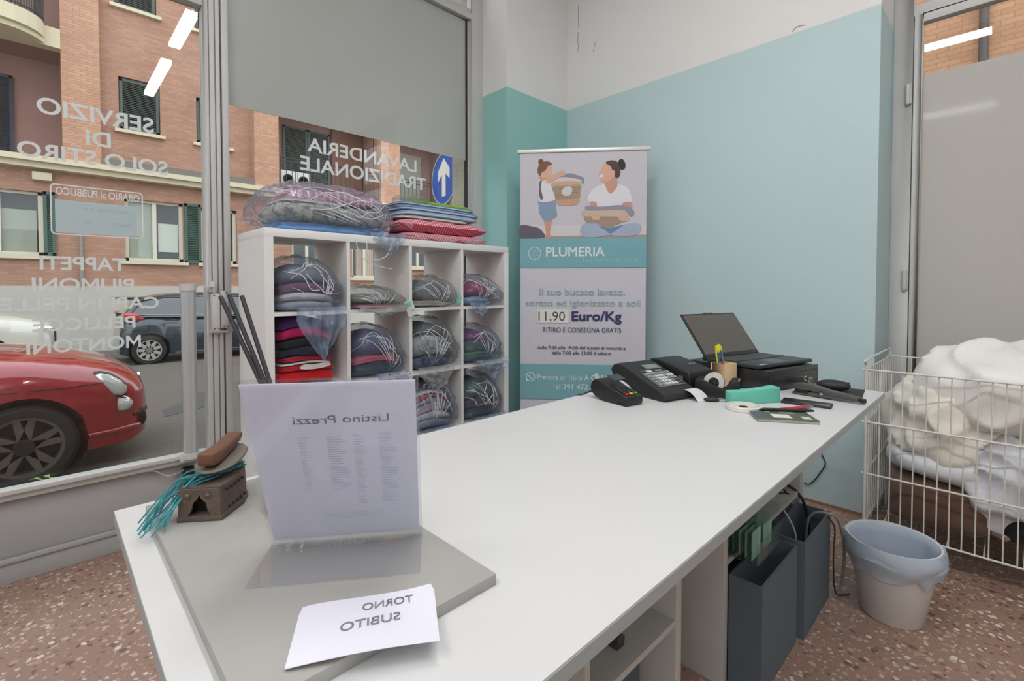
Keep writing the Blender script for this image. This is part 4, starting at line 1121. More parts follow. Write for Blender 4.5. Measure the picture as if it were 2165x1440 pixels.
hol = thing('price_list_holder', 'clear acrylic price list holder leaning on the grey board', 'sign holder', (A_ + B_) / 2)
quadbox(A_ - ab_ * .004, ab_, upv, pn, SWd + .008, PLn + .006, .0025, .005).obj('front_sheet', ACR, hol, world=True)
quadbox(A_ - ab_ * .004, ab_, upv, pn, SWd + .008, PLn + .002, -.005, -.0025).obj('back_sheet', ACR, hol, world=True)
quadbox(A_ - ab_ * .004, ab_, nrm, Vector((0, 0, 1)), SWd + .008, .104, .0, .0028).obj('foot', ACR, hol, world=True)
PAPER = frost_mat('white_paper', (244, 244, 253), 0.0, .72)
lst = thing('price_list', 'white paper price list seen from the back in the acrylic holder', 'paper', (A_ + B_) / 2 + upv * .01)
sp_ = quadbox(A_ + upv * .012, ab_, upv, pn, SWd, PLn - .014, -.0008, .0008).obj('sheet', PAPER, lst, world=True)
INKF = frost_mat('show_through_ink', (214, 214, 228), 0.0, .72)
def on_panel(u, v, dn=.001): return A_ + ab_ * (u * SWd) + upv * (v * PLn) + pn * dn
lettering('Listino Prezzi', on_panel(.83, .775), -ab_, upv, w=.57 * SWd, h=.0125, mat=INKF, parent=sp_, bold=.014)
g = G()
rnd = random.Random(4)
INKG = frost_mat('fainter_ink', (228, 228, 240), 0.0, .72)
for uc, wd, v0, v1 in ((.76, .12, .70, .26), (.60, .07, .70, .26), (.44, .13, .69, .36), (.27, .07, .69, .36)):
    v = v0
    while v > v1:
        w_ = wd * rnd.uniform(.45, 1.0)
        p = on_panel(uc, v); g.add([p, p + ab_ * (w_ * SWd), p + ab_ * (w_ * SWd) + upv * .0016, p + upv * .0016], [(0, 1, 2, 3)])
        v -= .0145
for k in range(3):
    p = on_panel(.35, .2 - .015 * k); g.add([p, p + ab_ * (.4 * SWd), p + ab_ * (.4 * SWd) + upv * .0013, p + upv * .0013], [(0, 1, 2, 3)])
g.obj('price_rows', INKG, sp_, world=True, fixn=False)
# handwritten note, mirrored show-through
nt_ = [Vector((.161, .485, 0)), Vector((.289, .406, 0)), Vector((.347, .500, 0)), Vector((.208, .569, 0))]
rows = []
for i in range(9):
    row = []
    for j in range(13):
        s_, t_ = j / 12, i / 8
        p = nt_[0] * (1 - s_) * (1 - t_) + nt_[1] * s_ * (1 - t_) + nt_[2] * s_ * t_ + nt_[3] * (1 - s_) * t_
        z = BZ + .0008 + .006 * (1 - t_) ** 2 * (.3 + .7 * s_) + .003 * math.sin(s_ * 3.1) * (1 - t_)
        p = p + Vector((0, 0, z)) + Vector((.003 * math.sin(9 * s_ + 2), .004 * math.sin(7 * s_), 0)) * (t_ == 1)
        row.append(p)
    rows.append(row)
note = thing('handwritten_note', 'torn white paper note with mirrored handwriting on the grey board', 'paper', (.25, .49, BZ))
g = G().surf(rows); g.surf([[p + Vector((0, 0, .0004)) for p in r_] for r_ in rows])
nsh = g.obj('sheet', M('note_paper', (236, 236, 247), .7), note, smooth=60, world=True)
INKN = M('handwriting_ink', (148, 146, 158), .8)
nu_ = (nt_[2] - nt_[3]).normalized(); nv_ = (nt_[3] - nt_[0]).normalized()
lettering('TORNO', nt_[3] + nu_ * .128 - nv_ * .030 + Vector((0, 0, BZ + .0026)), -nu_, nv_, w=.058, h=.014, mat=INKN, parent=nsh, bold=.004)
lettering('SUBITO', nt_[3] + nu_ * .112 - nv_ * .060 + Vector((0, 0, BZ + .0040)), -nu_, nv_, w=.064, h=.015, mat=INKN, parent=nsh, bold=.004)

def drape(o):
    L_ = (nt_[2] - nt_[3]).length; D_ = (nt_[3] - nt_[0]).length
    for v in o.data.vertices:
        q = v.co - nt_[3]; q.z = 0
        s_ = q.dot(nu_) / L_; t_ = 1 + q.dot(nv_) / D_
        v.co.z = BZ + .0008 + .006 * (1 - t_) ** 2 * (.3 + .7 * s_) + .003 * math.sin(s_ * 3.1) * (1 - t_) + .0014
for o in list(nsh.children): drape(o)

# ---- reed diffuser behind the holder
rd = thing('reed_diffuser', 'small red glass reed diffuser with black sticks behind the price list', 'reed diffuser', (.302, .844, BZ))
G().lathe([(.0001, 0), (.034, 0), (.036, .006), (.036, .055), (.026, .07), (.012, .076), (.012, .09), (.008, .09), (.008, .075), (.0001, .06)], 28).obj('bottle', M('dark_red_glass', (112, 52, 54), .15, coat=1), rd, smooth=40)
BSTK = M('black_reed', (52, 52, 56), .7)
for tip, off in (((.2356, 1.026, 1.185), (.004, -.006)), ((.247, 1.014, 1.188), (0, -.008)), ((.264, .997, 1.186), (-.004, -.004))):
    d = Vector(tip) - Vector((.302, .844, BZ))
    neck = Vector((off[0] * .3, .004, .088))
    dirn = (d - neck)
    G().cyl(neck - dirn * .17, d, .0040, n=6).obj('reed', BSTK, rd)

# ---- old charcoal iron
RUST = M('rusty_iron', (110, 96, 86), .75, .35, var=.22, vscale=30, bump=.25, bscale=120)
RDK = M('iron_inside', (40, 36, 34), .9)
ir = thing('antique_iron', 'antique charcoal flat iron of rusty metal with wooden handle', 'iron', (.1725, .8995, BZ), math.atan2(-.6, .8))
plan = [(-.032, 0), (.032, 0), (.041, .06), (.036, .09), (.012, .135), (0, .142), (-.012, .135), (-.036, .09), (-.041, .06)]
G().prism([(x * 1.06, y * 1.02 - .002) for x, y in plan], 0, .008, axis='z').obj('sole', RUST, ir, bevel=.001)
g = G()
for (xa, ya), (xb, yb2) in zip(plan[1:], plan[2:] + plan[:1]):
    g.add([(xa, ya, .008), (xb, yb2, .008), (xb * .93, yb2 * .97 + .002, .052), (xa * .93, ya * .97 + .002, .052)], [(0, 1, 2, 3)])
    g.add([(xa * .93, ya * .97 + .002, .008), (xb * .93, yb2 * .97 + .002, .008), (xb * .88, yb2 * .95 + .004, .052), (xa * .88, ya * .95 + .004, .052)], [(0, 1, 2, 3)])
    g.add([(xa * .93, ya * .97 + .002, .052), (xb * .93, yb2 * .97 + .002, .052), (xb * .80, yb2 * .9 + .007, .052), (xa * .80, ya * .9 + .007, .052)], [(0, 1, 2, 3)])
g.obj('body', RUST, ir, fixn=True)
fr_ = [(-.0325, .006), (-.020, .006), (-.012, .018), (-.010, .030), (-.003, .036), (0, .044), (.003, .036), (.010, .030), (.012, .018), (.020, .006), (.0325, .006), (.030, .052), (-.030, .052)]
G().prism(fr_, -.001, .003, axis='y').obj('door_plate', RUST, ir)
G().box(-.026, .026, .02, .022, .008, .05).obj('ash_chamber', RDK, ir)
G().prism([(x * .92, y * .965 + .003) for x, y in plan], .0515, .0535, axis='z').obj('top_plate', RUST, ir)
for x in (-.017, .013): lamp(ir, 'rivet', (x, -.002, .042), (.004, .003, .004), RUST)
for s_ in (1,):
    for k in range(5):
        lamp(ir, 'vent_hole', (.036 + .0012 * k, .012 + k * .012, .046), (.0022, .003, .003), RDK)
        lamp(ir, 'vent_hole', (.040 + .0010 * k, .012 + k * .012, .018), (.0022, .003, .003), RDK)
lid = G().lathe([(.0001, 0), (.034, 0), (.036, .003), (.034, .006), (.0001, .006)], 28).obj('lid', M('iron_plate', (128, 122, 110), .7, .3, var=.2, vscale=30), ir, smooth=40, loc=(.004, .07, .076), rot=(R(7), 0, 0))
lid.scale = (1.0, 1.6, 1.0)
G().cyl((.004, .05, .05), (.004, .05, .08), .009, n=12).obj('lid_post', RUST, ir, smooth=40)
WOODR = M('reddish_wood', (112, 76, 58), .55, var=.2, vscale=20, stretch=(1, .2, 1))
hp_ = [(-.0, .0), (.025, -.004), (.05, .0), (.085, .006), (.11, .016), (.112, .026), (.095, .024), (.06, .020), (.03, .020), (.0, .022)]
G().prism([(y, z) for y, z in hp_], -.014, .014, axis='x').obj('handle', WOODR, ir, bevel=.005, seg=3, loc=(.004, .012, .084))
# teal raffia tied round it
RAF = M('teal_raffia', (66, 148, 156), .7, var=.2, vscale=40)
rf = thing('raffia_tassel', 'frayed teal raffia ribbon tied to the antique iron', 'ribbon', (.16, .93, BZ))
rnd = random.Random(9)
KX, KY, KZ = .199, .943, BZ + .060
for k in range(20):
    j = lambda a: rnd.uniform(-a, a)
    dx = -.115 + j(.022); dy = .0 + j(.035); l = rnd.uniform(.75, 1.1)
    P = [(KX + .02 + j(.01), KY + j(.012), KZ + j(.004)), (KX - .01 + j(.006), KY - .015 + j(.012), KZ + .004 + j(.006)), (KX - .045 * l + j(.006), KY - .008 + j(.012) + .3 * dy, KZ - .002 + j(.008)), (KX - .072 * l + j(.008), KY - .01 + .6 * dy, KZ - .030 + j(.008)), (KX + dx * .88 * l, KY - .02 + dy, max(BZ + .003, CZ + .004 + rnd.uniform(.002, .014)))]
    P[-1] = (max(P[-1][0], .095), P[-1][1], BZ + .002 + rnd.uniform(0, .006) if P[-1][0] > .11 else BZ + .002)
    G().tube(smooth_path(P, 5), [.0013] * 21, 4).obj('strand', RAF, rf, world=True)
for k in range(7):
    j = lambda a: rnd.uniform(-a, a)
    P = [(KX - .02, KY + .01 + j(.01), KZ + .002), (KX + .01, KY - .02 + j(.006), KZ + .006 + j(.004)), (KX + .035 + j(.004), KY + .0 + j(.01), KZ + .002), (KX + .055 + j(.004), KY + .012 + j(.012), KZ - .002 + j(.003))]
    G().tube(smooth_path(P, 4), .0014, 4).obj('strand', RAF, rf, world=True)

# ---- charger plugged on the window panel
pa = thing('power_adapter', 'black power adapter with white cable on the grey kick panel', 'adapter', (.49, 2.80, .25))
G().box(-.022, .022, -.045, .005, -.01, .075).obj('body', M('matt_black', (30, 30, 31), .6), pa, bevel=.004)
G().tube(smooth_path([(-.01, -.02, .07), (-.08, -.015, .05), (-.14, -.01, .09), (-.24, -.008, .098), (-.30, -.004, .095)], 6), .003, 6).obj('cord', M('white_cord', (206, 204, 198), .5), pa, smooth=60)

# ================================================================ equipment at the far end
BK = M('black_device_plastic', (30, 31, 32), .42); BKM = M('matt_black_plastic', (40, 42, 43), .6); BKG = M('glossy_black', (20, 21, 22), .15, coat=.6)
# card terminal
ps = thing('card_terminal', 'small black card payment terminal with coloured keys on the counter', 'card terminal', (1.362, .862, CZ), -.17)
prof = [(.004, .0), (.0, .014), (.002, .03), (.03, .040), (.075, .052), (.115, .066), (.135, .072), (.155, .070), (.170, .056), (.174, .038), (.168, .022), (.15, .010), (.12, .002), (.1, 0)]
G().prism(prof, 0, .080, axis='x').obj('body', BK, ps, bevel=.005, seg=3)
G().lathe([(.0001, 0), (.010, 0), (.010, .001), (.0001, .001)], 20, (-.0012, .143, .046), 'x').obj('side_dot', M('grey_sticker', (196, 196, 194), .6), ps)
ang = math.atan2(.022, .075)
kcol = [M('key_dark', (62, 64, 64), .5), M('key_red', (206, 56, 44), .5), M('key_yellow', (222, 190, 60), .5), M('key_green', (96, 168, 74), .5)]
for r_ in range(5):
    for c in range(3):
        y = .012 + r_ * .0115; z = .034 + (y - .012) * .29
        mi = 0 if r_ else (1, 2, 3)[c]
        mi = {(4, 2): 0}.get((r_, c), (1, 2, 3)[c] if r_ == 0 else 0)
        G().box(-.0065, .0065, -.004, .004, 0, .003).obj('key', kcol[mi if r_ == 0 else 0] if True else None, ps, loc=(.018 + c * .021, y + .006, z + .003), rot=(ang, 0, 0))
G().box(.012, .068, .072, .112, 0, .0015).obj('screen', BKG, ps, rot=(0, 0, 0), loc=(0, -.002, .0545)).rotation_euler = (ang * 1.05, 0, 0)
ps.children[-1].location = (0, -.002, .036)
g = G()
for k in range(6): g.box(-.0008, 0, .012 + k * .006, .015 + k * .006, .004, .010)
g.obj('vent', M('vent_black', (8, 8, 8), .8), ps)
G().tube(smooth_path([(.02, .165, .03), (.01, .20, .012), (0, .215, .004), (-.012, .225, .004)], 5), .0025, 6).obj('cord', BLKC, ps, smooth=60)
# till register
rg = thing('till_register', 'black fiscal till register with grey keypad and paper slip', 'cash register', (1.508, .803, CZ), -.24)
prof = [(.012, .0), (.0, .012), (.004, .026), (.03, .036), (.20, .100), (.235, .106), (.262, .096), (.275, .078), (.266, .060), (.236, .040), (.20, .012), (.19, 0)]
G().prism(prof, 0, .170, axis='x').obj('body', BKM, rg, bevel=.005, seg=3)
sl = math.atan2(.064, .17)
def on_sl(u, v): return (u, .03 + v * math.cos(sl), .036 + v * math.sin(sl) + .0005)
kp = G().box(0, .135, 0, .095, 0, .0016).obj('keypad', M('keypad_grey', (120, 122, 122), .5), rg, loc=on_sl(.026, .018), rot=(sl, 0, 0))
KL = M('till_key_light', (206, 208, 210), .5); KM = M('till_key_mid', (150, 152, 154), .5); KD_ = M('till_key_brown', (92, 80, 74), .5)
keyL = G().box(0, .012, 0, .013, 0, .004).mesh('key', KL); keyM = G().box(0, .012, 0, .013, 0, .004).mesh('key', KM); keyD = G().box(0, .012, 0, .013, 0, .004).mesh('key', KD_)
for r_ in range(5):
    for c in range(8):
        me = keyL if (2 <= c <= 4 and r_ < 4) or (c, r_) in ((6, 3), (7, 3), (5, 0)) else (keyD if c > 5 and r_ < 2 else keyM)
        link('key', me, kp, loc=(.006 + c * .0158, .006 + r_ * .018, .0016))
G().box(0, .078, 0, .034, 0, .0012).obj('display_frame', M('display_frame_grey', (110, 114, 114), .4), rg, loc=on_sl(.075, .138), rot=(sl, 0, 0))
G().box(.008, .068, .005, .028, .0012, .0018).obj('display', M('lcd_grey', (136, 142, 138), .2), rg, loc=on_sl(.075, .138), rot=(sl, 0, 0))
G().box(0, .028, 0, .014, 0, .001).obj('sticker', KL, rg, loc=on_sl(.06, .118), rot=(sl, 0, 0))
G().box(0, .035, 0, .010, 0, .001).obj('sticker', KM, rg, loc=on_sl(.105, .120), rot=(sl, 0, 0))
G().box(0, .04, 0, .002, 0, .001).obj('sticker', KM, rg, loc=on_sl(.035, .130), rot=(sl, 0, 0))
slip = [[(x, y, z) for x in (.105, .165)] for y, z in ((.012, .033), (-.012, .030), (-.032, .018), (-.045, .004), (-.05, .001))]
tag(G().surf(slip).obj('paper_slip', M('receipt_paper', (216, 216, 222), .7), smooth=60, loc=(1.508, .803, CZ), rz=-.24), 'white receipt slip curling out of the till register front', 'paper')
curl = [[(x + 0.0, .13 + .07 * t_, .002 + .045 * math.sin(1.2 * t_ + .2)) for x in (-.052 + .02 * t_, -.012)] for t_ in (0, .25, .5, .75, 1)]
tag(G().surf(curl).obj('paper_slip', MATS['receipt_paper'], smooth=60, loc=(1.508, .803, CZ), rz=-.24), 'curled white receipt between card terminal and till register', 'paper')
# receipt printer
pr = thing('receipt_printer', 'black receipt printer between till register and laptop', 'printer', (1.702, .812, CZ), -.24)
G().prism([(0, 0), (0, .070), (.008, .080), (.09, .100), (.16, .112), (.19, .110), (.205, .096), (.205, 0)], 0, .140, axis='x').obj('body', BK, pr, bevel=.006, seg=3)
G().box(.015, .125, .105, .113, 0, .003).obj('paper_slot', BKG, pr, loc=(0, 0, .1015))
G().box(.02, .12, -.002, .0, .012, .052).obj('front_door', BKG, pr, bevel=.001)
G().box(-.0012, 0, .03, .052, .04, .062).obj('grey_label', M('grey_label', (120, 122, 124), .6), pr)
g = G()
for k in range(4): g.box(.05 + k * .012, .056 + k * .012, .045 + .004 * (k % 2), .052 + .004 * (k % 2), 0, .001)
g.obj('indicator', KM, pr, loc=(0, 0, .0905), rot=(.22, 0, 0)); pr.children[-1].location = (0, 0, .0805)
# wooden pen cup and tools
CUPW = M('pale_beech', (222, 192, 152), .6, var=.08, vscale=6, stretch=(1, 1, 6))
pc = thing('pen_cup', 'square pale wooden pen cup in front of the laptop', 'pen cup', (1.859, .743, CZ), -.239)
a = .067
G().box(0, a, 0, .006, 0, .1).box(0, a, a - .006, a, 0, .1).box(0, .006, .006, a - .006, 0, .1).box(a - .006, a, .006, a - .006, 0, .1).box(.006, a - .006, .006, a - .006, 0, .006).obj('box', CUPW, pc, bevel=.0008)
def tool(name, label, p0, p1, w, mat, cat, extra=None):
    t = thing(name, label, cat, p0)
    d = Vector(p1) - Vector(p0)
    return t, d
CUPT = lambda u, v: Vector((1.859 + u * math.cos(-.239) - v * math.sin(-.239), .743 + u * math.sin(-.239) + v * math.cos(-.239), 0))
def stick_tool(name, label, cat, u0, v0, u1, v1, h, mats, wid, thick):
    b = CUPT(u0, v0) + Vector((0, 0, CZ + .008)); e = CUPT(u1, v1) + Vector((0, 0, CZ + h))
    t = thing(name, label, cat, b)
    d = (e - b).normalized(); s1 = d.cross(Vector((.75, .66, 0))).normalized(); s2 = d.cross(s1).normalized(); Ln = (e - b).length
    return t, b, d, s1, s2, Ln
YEL = M('yellow_plastic', (214, 214, 40), .45); BLU = M('blue_grip', (58, 92, 140), .5); REDP = M('red_plastic', (196, 36, 48), .4)
for nm, lb, u0, u1, h, c1_, c2_ in (('utility_cutter', 'yellow and blue utility cutter upright in the wooden cup', .034, .014, .172, YEL, BLU), ('utility_cutter', 'narrower yellow cutter leaning at the left in the cup', .02, .0, .168, YEL, BLU)):
    t, b, d, s1, s2, Ln = stick_tool(nm, lb, 'cutter', u0, .03, u1, .045, h, None, 0, 0)
    k = 1.0 if 'upright' in lb else .6
    g = G(); P = [(-.010 * k, 0), (.010 * k, 0), (.011 * k, Ln * .5), (.010 * k, Ln * .9), (.004 * k, Ln), (-.006 * k, Ln), (-.010 * k, Ln * .92)]
    vs = [b + s1 * u + d * v + s2 * .005 for u, v in P] + [b + s1 * u + d * v - s2 * .005 for u, v in P]; n = len(P)
    g.add(vs, [tuple(range(n)), tuple(range(2 * n - 1, n - 1, -1))] + [(i, i + n, (i + 1) % n + n, (i + 1) % n) for i in range(n)])
    g.obj('handle', c1_, t, world=True, bevel=.0015)
    P = [(-.006 * k, Ln * .35), (.002 * k, Ln * .35), (.004 * k, Ln * .8), (-.004 * k, Ln * .88), (-.0085 * k, Ln * .8)]; n = len(P)
    g = G(); vs = [b + s1 * u + d * v + s2 * .0064 for u, v in P] + [b + s1 * u + d * v - s2 * .0064 for u, v in P]
    g.add(vs, [tuple(range(n)), tuple(range(2 * n - 1, n - 1, -1))] + [(i, i + n, (i + 1) % n + n, (i + 1) % n) for i in range(n)]); g.obj('grip', c2_, t, world=True)
for lb, u0, u1, v1, h, m_ in (('red pen standing behind the yellow cutter in the cup', .05, .036, .05, .128, REDP), ('black marker in the wooden cup beside the red pen', .03, .018, .05, .122, BK), ('short red pencil at the left corner of the cup', .012, .012, .03, .108, M('red_pencil', (200, 60, 50), .5))):
    b = CUPT(u0, .03) + Vector((0, 0, CZ + .008)); e = CUPT(u1, v1) + Vector((0, 0, CZ + h)); t = thing('pen', lb, 'pen', b)
    G().cyl(b, e, .0042, n=10).obj('barrel', m_, t, world=True, smooth=40); G().cyl(e, e + (e - b).normalized() * .008, .0036, .002, n=10).obj('end_cap', BK, t, world=True, smooth=40)
# tape dispenser
td = thing('tape_dispenser', 'black desktop tape dispenser with clear tape roll', 'tape dispenser', (1.690, .790, CZ), math.atan2(-.121, .03))
prof = [(.0, .0), (.128, .0), (.132, .010), (.132, .056), (.124, .064), (.108, .060), (.100, .044), (.088, .030), (.05, .045), (.02, .058), (.004, .056)]
for y0, y1 in ((0, .006), (.044, .050)):
    G().prism(prof, y0, y1, axis='y').obj('side_wall', BK, td, bevel=.001)
G().box(.002, .130, .006, .044, 0, .022).box(.106, .130, .006, .044, .02, .056).obj('base', BKM, td)
tr_ = G().lathe([(.016, -.009), (.031, -.009), (.031, .009), (.016, .009)], 32, (.058, .025, .046), 'y', close=True).obj('tape_roll', M('clear_tape', (214, 214, 210), .25, coat=.5), td, smooth=40)
G().lathe([(.0001, -.010), (.012, -.010), (.012, .010), (.0001, .010)], 24, (.058, .025, .046), 'y').obj('spindle', BK, td, smooth=40)
G().box(.130, .135, .006, .044, .058, .062).obj('cutter_blade', M('steel_blade', (170, 170, 170), .3, .9), td)
td.scale = (1.12, 1.12, 1.12)
# cash drawer, key, laptop
cd = thing('cash_drawer', 'low black metal cash drawer under the laptop', 'cash drawer', (1.921, .615, CZ), -.24)
BMET = M('black_powder_coat', (36, 37, 37), .35, var=.1, vscale=30, spec=.6)
G().box(0, .345, 0, .36, .004, .081).obj('case', BMET, cd, bevel=.002)
G().box(.006, .339, -.004, 0, .012, .064).obj('drawer_front', BMET, cd, bevel=.001)
G().cyl((.235, 0, .036), (.235, -.010, .036), .010, n=18).obj('lock', CHROME, cd, smooth=40)
G().box(.02, .325, .01, .35, 0, .004).obj('foot', BKM, cd)
ky = thing('drawer_key', 'silver key ring hanging in the cash drawer lock', 'key', Vector((1.921, .615, CZ)) + Vector((.235 * math.cos(-.24), .235 * math.sin(-.24), .036)), -.24)
G().box(-.002, .002, -.028, -.010, -.006, .006).obj('key_bow', CHROME, ky, bevel=.001)
G().lathe([(.010, -.001), (.012, -.001), (.012, .001), (.010, .001)], 24, (.006, -.026, -.006), 'y', close=True).obj('ring', CHROME, ky, smooth=40)
G().box(-.004, .010, -.030, -.026, -.030, -.016).obj('spare_key', CHROME, ky, bevel=.001)
lp = thing('laptop', 'open dark grey laptop standing on the cash drawer', 'laptop', (1.919, .645, .8915), -.244)
LAPM = M('laptop_dark_grey', (56, 58, 60), .4, .2)
G().box(0, .364, 0, .232, .004, .018).obj('base', LAPM, lp, bevel=.004)
G().box(.02, .344, .02, .21, -.0002, .004).obj('rubber_foot', BKM, lp)
kbd = G().box(.016, .348, .105, .212, .018, .0186).obj('keyboard_deck', BKM, lp)
kme = G().box(0, .0165, 0, .0145, 0, .0016).mesh('key', M('laptop_key', (74, 76, 78), .5))
for r_ in range(6):
    for c in range(18):
        link('key', kme, kbd, loc=(.020 + c * .0181, .109 + r_ * .0168, .0186))
G().box(.125, .235, .018, .090, .018, .0183).obj('touchpad', M('touchpad_grey', (66, 68, 70), .3), lp)
G().box(.03, .075, .008, .02, .018, .0184).obj('sticker', KL, lp)
scr = G().box(0, .364, -.004, .004, 0, .221).box(.15, .214, -.004, .004, .221, .225).obj('screen_lid', LAPM, lp, bevel=.002, loc=(0, .236, .016), rot=(-(math.pi / 2 - .923), 0, 0))
G().box(.008, .356, -.0048, -.004, .016, .212).obj('display', M('screen_off', (92, 90, 84), .16, spec=.8), scr)
G().box(0, .364, -.001, .014, -.004, .012).obj('hinge_bar', BKM, scr)
G().lathe([(.0001, 0), (.003, 0), (.003, .0004), (.0001, .0004)], 12, (.182, -.0045, .2165), 'y').obj('webcam', CHROME, scr)
# smaller things
def dirrz(p, q): return math.atan2(q[1] - p[1], q[0] - p[0])
ck_ = thing('car_key', 'black car key fob with metal blade on the counter', 'key', (1.632, .728, CZ), dirrz((1.63, .729), (1.672, .668)))
lamp(ck_, 'fob', (.027, 0, .007), (.027, .014, .007), BKM)
G().box(.050, .082, -.003, .003, .005, .008).obj('blade', CHROME, ck_)
mb = thing('mint_stapler', 'mint green block stapler with dipped top on the counter', 'stapler', (1.648, .640, CZ), dirrz((1.644, .64), (1.792, .533)))
MINT = M('mint_plastic', (110, 200, 178), .45)
pf = [(.002, 0), (.180, 0), (.182, .004), (.182, .050), (.178, .054), (.165, .055), (.13, .050), (.09, .046), (.05, .043), (.004, .043), (0, .039), (0, .004)]
G().prism(pf, 0, .036, axis='y').obj('body', MINT, mb, bevel=.003)
for k in range(0): G().box(.02 + k * .04, .045 + k * .04, .006, .03, 0, .0012).obj('top_rib', M('mint_light', (136, 214, 194), .5), mb, loc=(0, 0, (.0425, .0445, .0475, .0525)[k]), rot=(0, (-.02, -.06, -.1, -.12)[k], 0))
wr = thing('ribbon_roll', 'white paper label roll lying in front of the mint stapler', 'label roll', (1.606, .585, CZ))
WP = M('roll_white', (228, 226, 220), .6)
G().lathe([(.034, 0), (.050, 0), (.052, .003), (.052, .014), (.050, .016), (.047, .016), (.046, .007), (.034, .006)], 40, close=True).obj('dish', WP, wr, smooth=30)
G().lathe([(.013, .0), (.034, 0), (.034, .010), (.013, .010)], 32, close=True).obj('roll', M('roll_cream', (214, 208, 194), .7), wr, smooth=30)
G().lathe([(.0001, .001), (.013, .001), (.013, .0106), (.0001, .0106)], 20, ).obj('core', M('core_black', (20, 20, 20), .6), wr)
def pen(label, p, q, mb_, r=.0045, z=CZ, cap=None):
    t = thing('pen', label, 'pen', (p[0], p[1], z), dirrz(p, q)); L_ = math.hypot(q[0] - p[0], q[1] - p[1])
    G().cyl((.014, 0, r), (L_ * .80, 0, r), r, n=12).obj('barrel', mb_, t, smooth=40)
    G().cyl((0, 0, r * .8), (.014, 0, r), .0012, r * .95, n=12).obj('tip', cap or mb_, t, smooth=40)
    G().cyl((L_ * .80, 0, r), (L_, 0, r), r * .95, r * .6, n=12).box(L_ * .72, L_ * .95, -.0015, .0015, 2 * r, 2 * r + .0015).obj('clip_end', cap or mb_, t, smooth=40)
    return t
pen('red ballpoint pen with silver ends beside the notebook', (1.667, .506), (1.799, .438), M('pen_red', (202, 50, 66), .35), cap=M('pen_silver', (160, 156, 150), .3, .7))
nb = thing('notebook', 'dark green notebook with white label lying under the black pen', 'notebook', (1.495, .504, CZ), dirrz((1.495, .504), (1.586, .368)))
G().box(0, .164, 0, .132, .001, .0075).obj('pages', M('page_edges', (176, 176, 166), .8), nb)
cv = G().box(-.001, .165, -.001, .133, .0075, .009).box(-.001, .165, .131, .133, .0, .0075).box(-.001, .165, -.001, .133, 0, .001).obj('cover', M('dark_green_card', (86, 98, 78), .6, var=.1), nb)
G().box(-.001, .032, -.001, .133, .009, .0093).obj('spine_strip', M('blue_grey_card', (84, 98, 106), .6), cv)
G().box(.050, .100, .020, .062, .0093, .0096).obj('white_label', M('label_white', (226, 226, 222), .7), cv)
G().box(.042, .056, .082, .120, .0093, .0096).obj('pale_mark', M('pale_green_mark', (164, 176, 156), .7), cv)
G().box(.128, .152, .014, .046, .0093, .0096).obj('barcode_patch', M('label_white2', (206, 210, 212), .7), cv)
g = G()
for k in range(5): g.box(.085 + k * .0085, .089 + k * .0085, .072, .116 - .006 * (k % 3), .0093, .0096)
g.obj('title_rows', MATS['pale_green_mark'], cv)
pen('black pen lying across the dark green notebook', (1.588, .533), (1.686, .407), BK, r=.0052, z=CZ + .0094)
ph = thing('smartphone', 'black smartphone lying flat near the counter edge', 'phone', (1.811, .389, CZ), dirrz((1.811, .389), (1.875, .397)))
G().box(0, .066, 0, .145, 0, .008).obj('case', BKM, ph, bevel=.003, seg=3)
G().box(.003, .063, .004, .141, .0078, .0084).obj('screen', BKG, ph)
pl = thing('hand_stapler', 'dark grey plier stapler lying before the mouse pad', 'stapler', (1.995, .548, CZ), dirrz((1.992, .544), (1.962, .34)))
GUN = M('gunmetal', (92, 92, 90), .4, .4)
G().prism([(0, 0), (.06, .002), (.10, .002), (.21, .006), (.212, .014), (.12, .016), (.06, .012), (.0, .008)], -.011, .011, axis='y').obj('lower_arm', GUN, pl, bevel=.002)
G().prism([(.0, .020), (.03, .016), (.075, .018), (.105, .014), (.21, .010), (.212, .018), (.12, .026), (.07, .034), (.03, .036), (.004, .032)], -.013, .013, axis='y').obj('upper_arm', GUN, pl, bevel=.002)
G().box(.01, .055, -.0125, .0125, .008, .018).obj('jaw_gap', M('jaw_black', (14, 14, 14), .6), pl)
G().box(.212, .226, -.008, .008, .005, .015).obj('grip_end', BKM, pl)
G().cyl((.10, -.016, .016), (.10, .016, .016), .006, n=12).obj('pivot', CHROME, pl, smooth=40)
pl.scale = (1.0, 1.25, 1.25)
mp_ = tag(G().box(0, .195, 0, .165, 0, .003).obj('mouse_pad', M('pad_black', (46, 48, 50), .8), loc=(2.052, .350, CZ), rz=.12, bevel=.001), 'black mouse pad at the far counter corner', 'mouse pad')
ms = thing('computer_mouse', 'black computer mouse resting on the mouse pad', 'mouse', (2.145, .455, CZ + .003), -1.35)
bb = blob(.110, .064, .040, .95, .95, 32, 16); bb.obj('shell', BKM, ms, smooth=60)
G().box(-.006, .014, -.003, .003, .030, .037).obj('wheel', BKG, ms, bevel=.001); ms.children[-1].location = (.028, 0, -.003)
G().box(-.005, .05, -.0005, .0005, .028, .0352).obj('button_seam', BKG, ms)

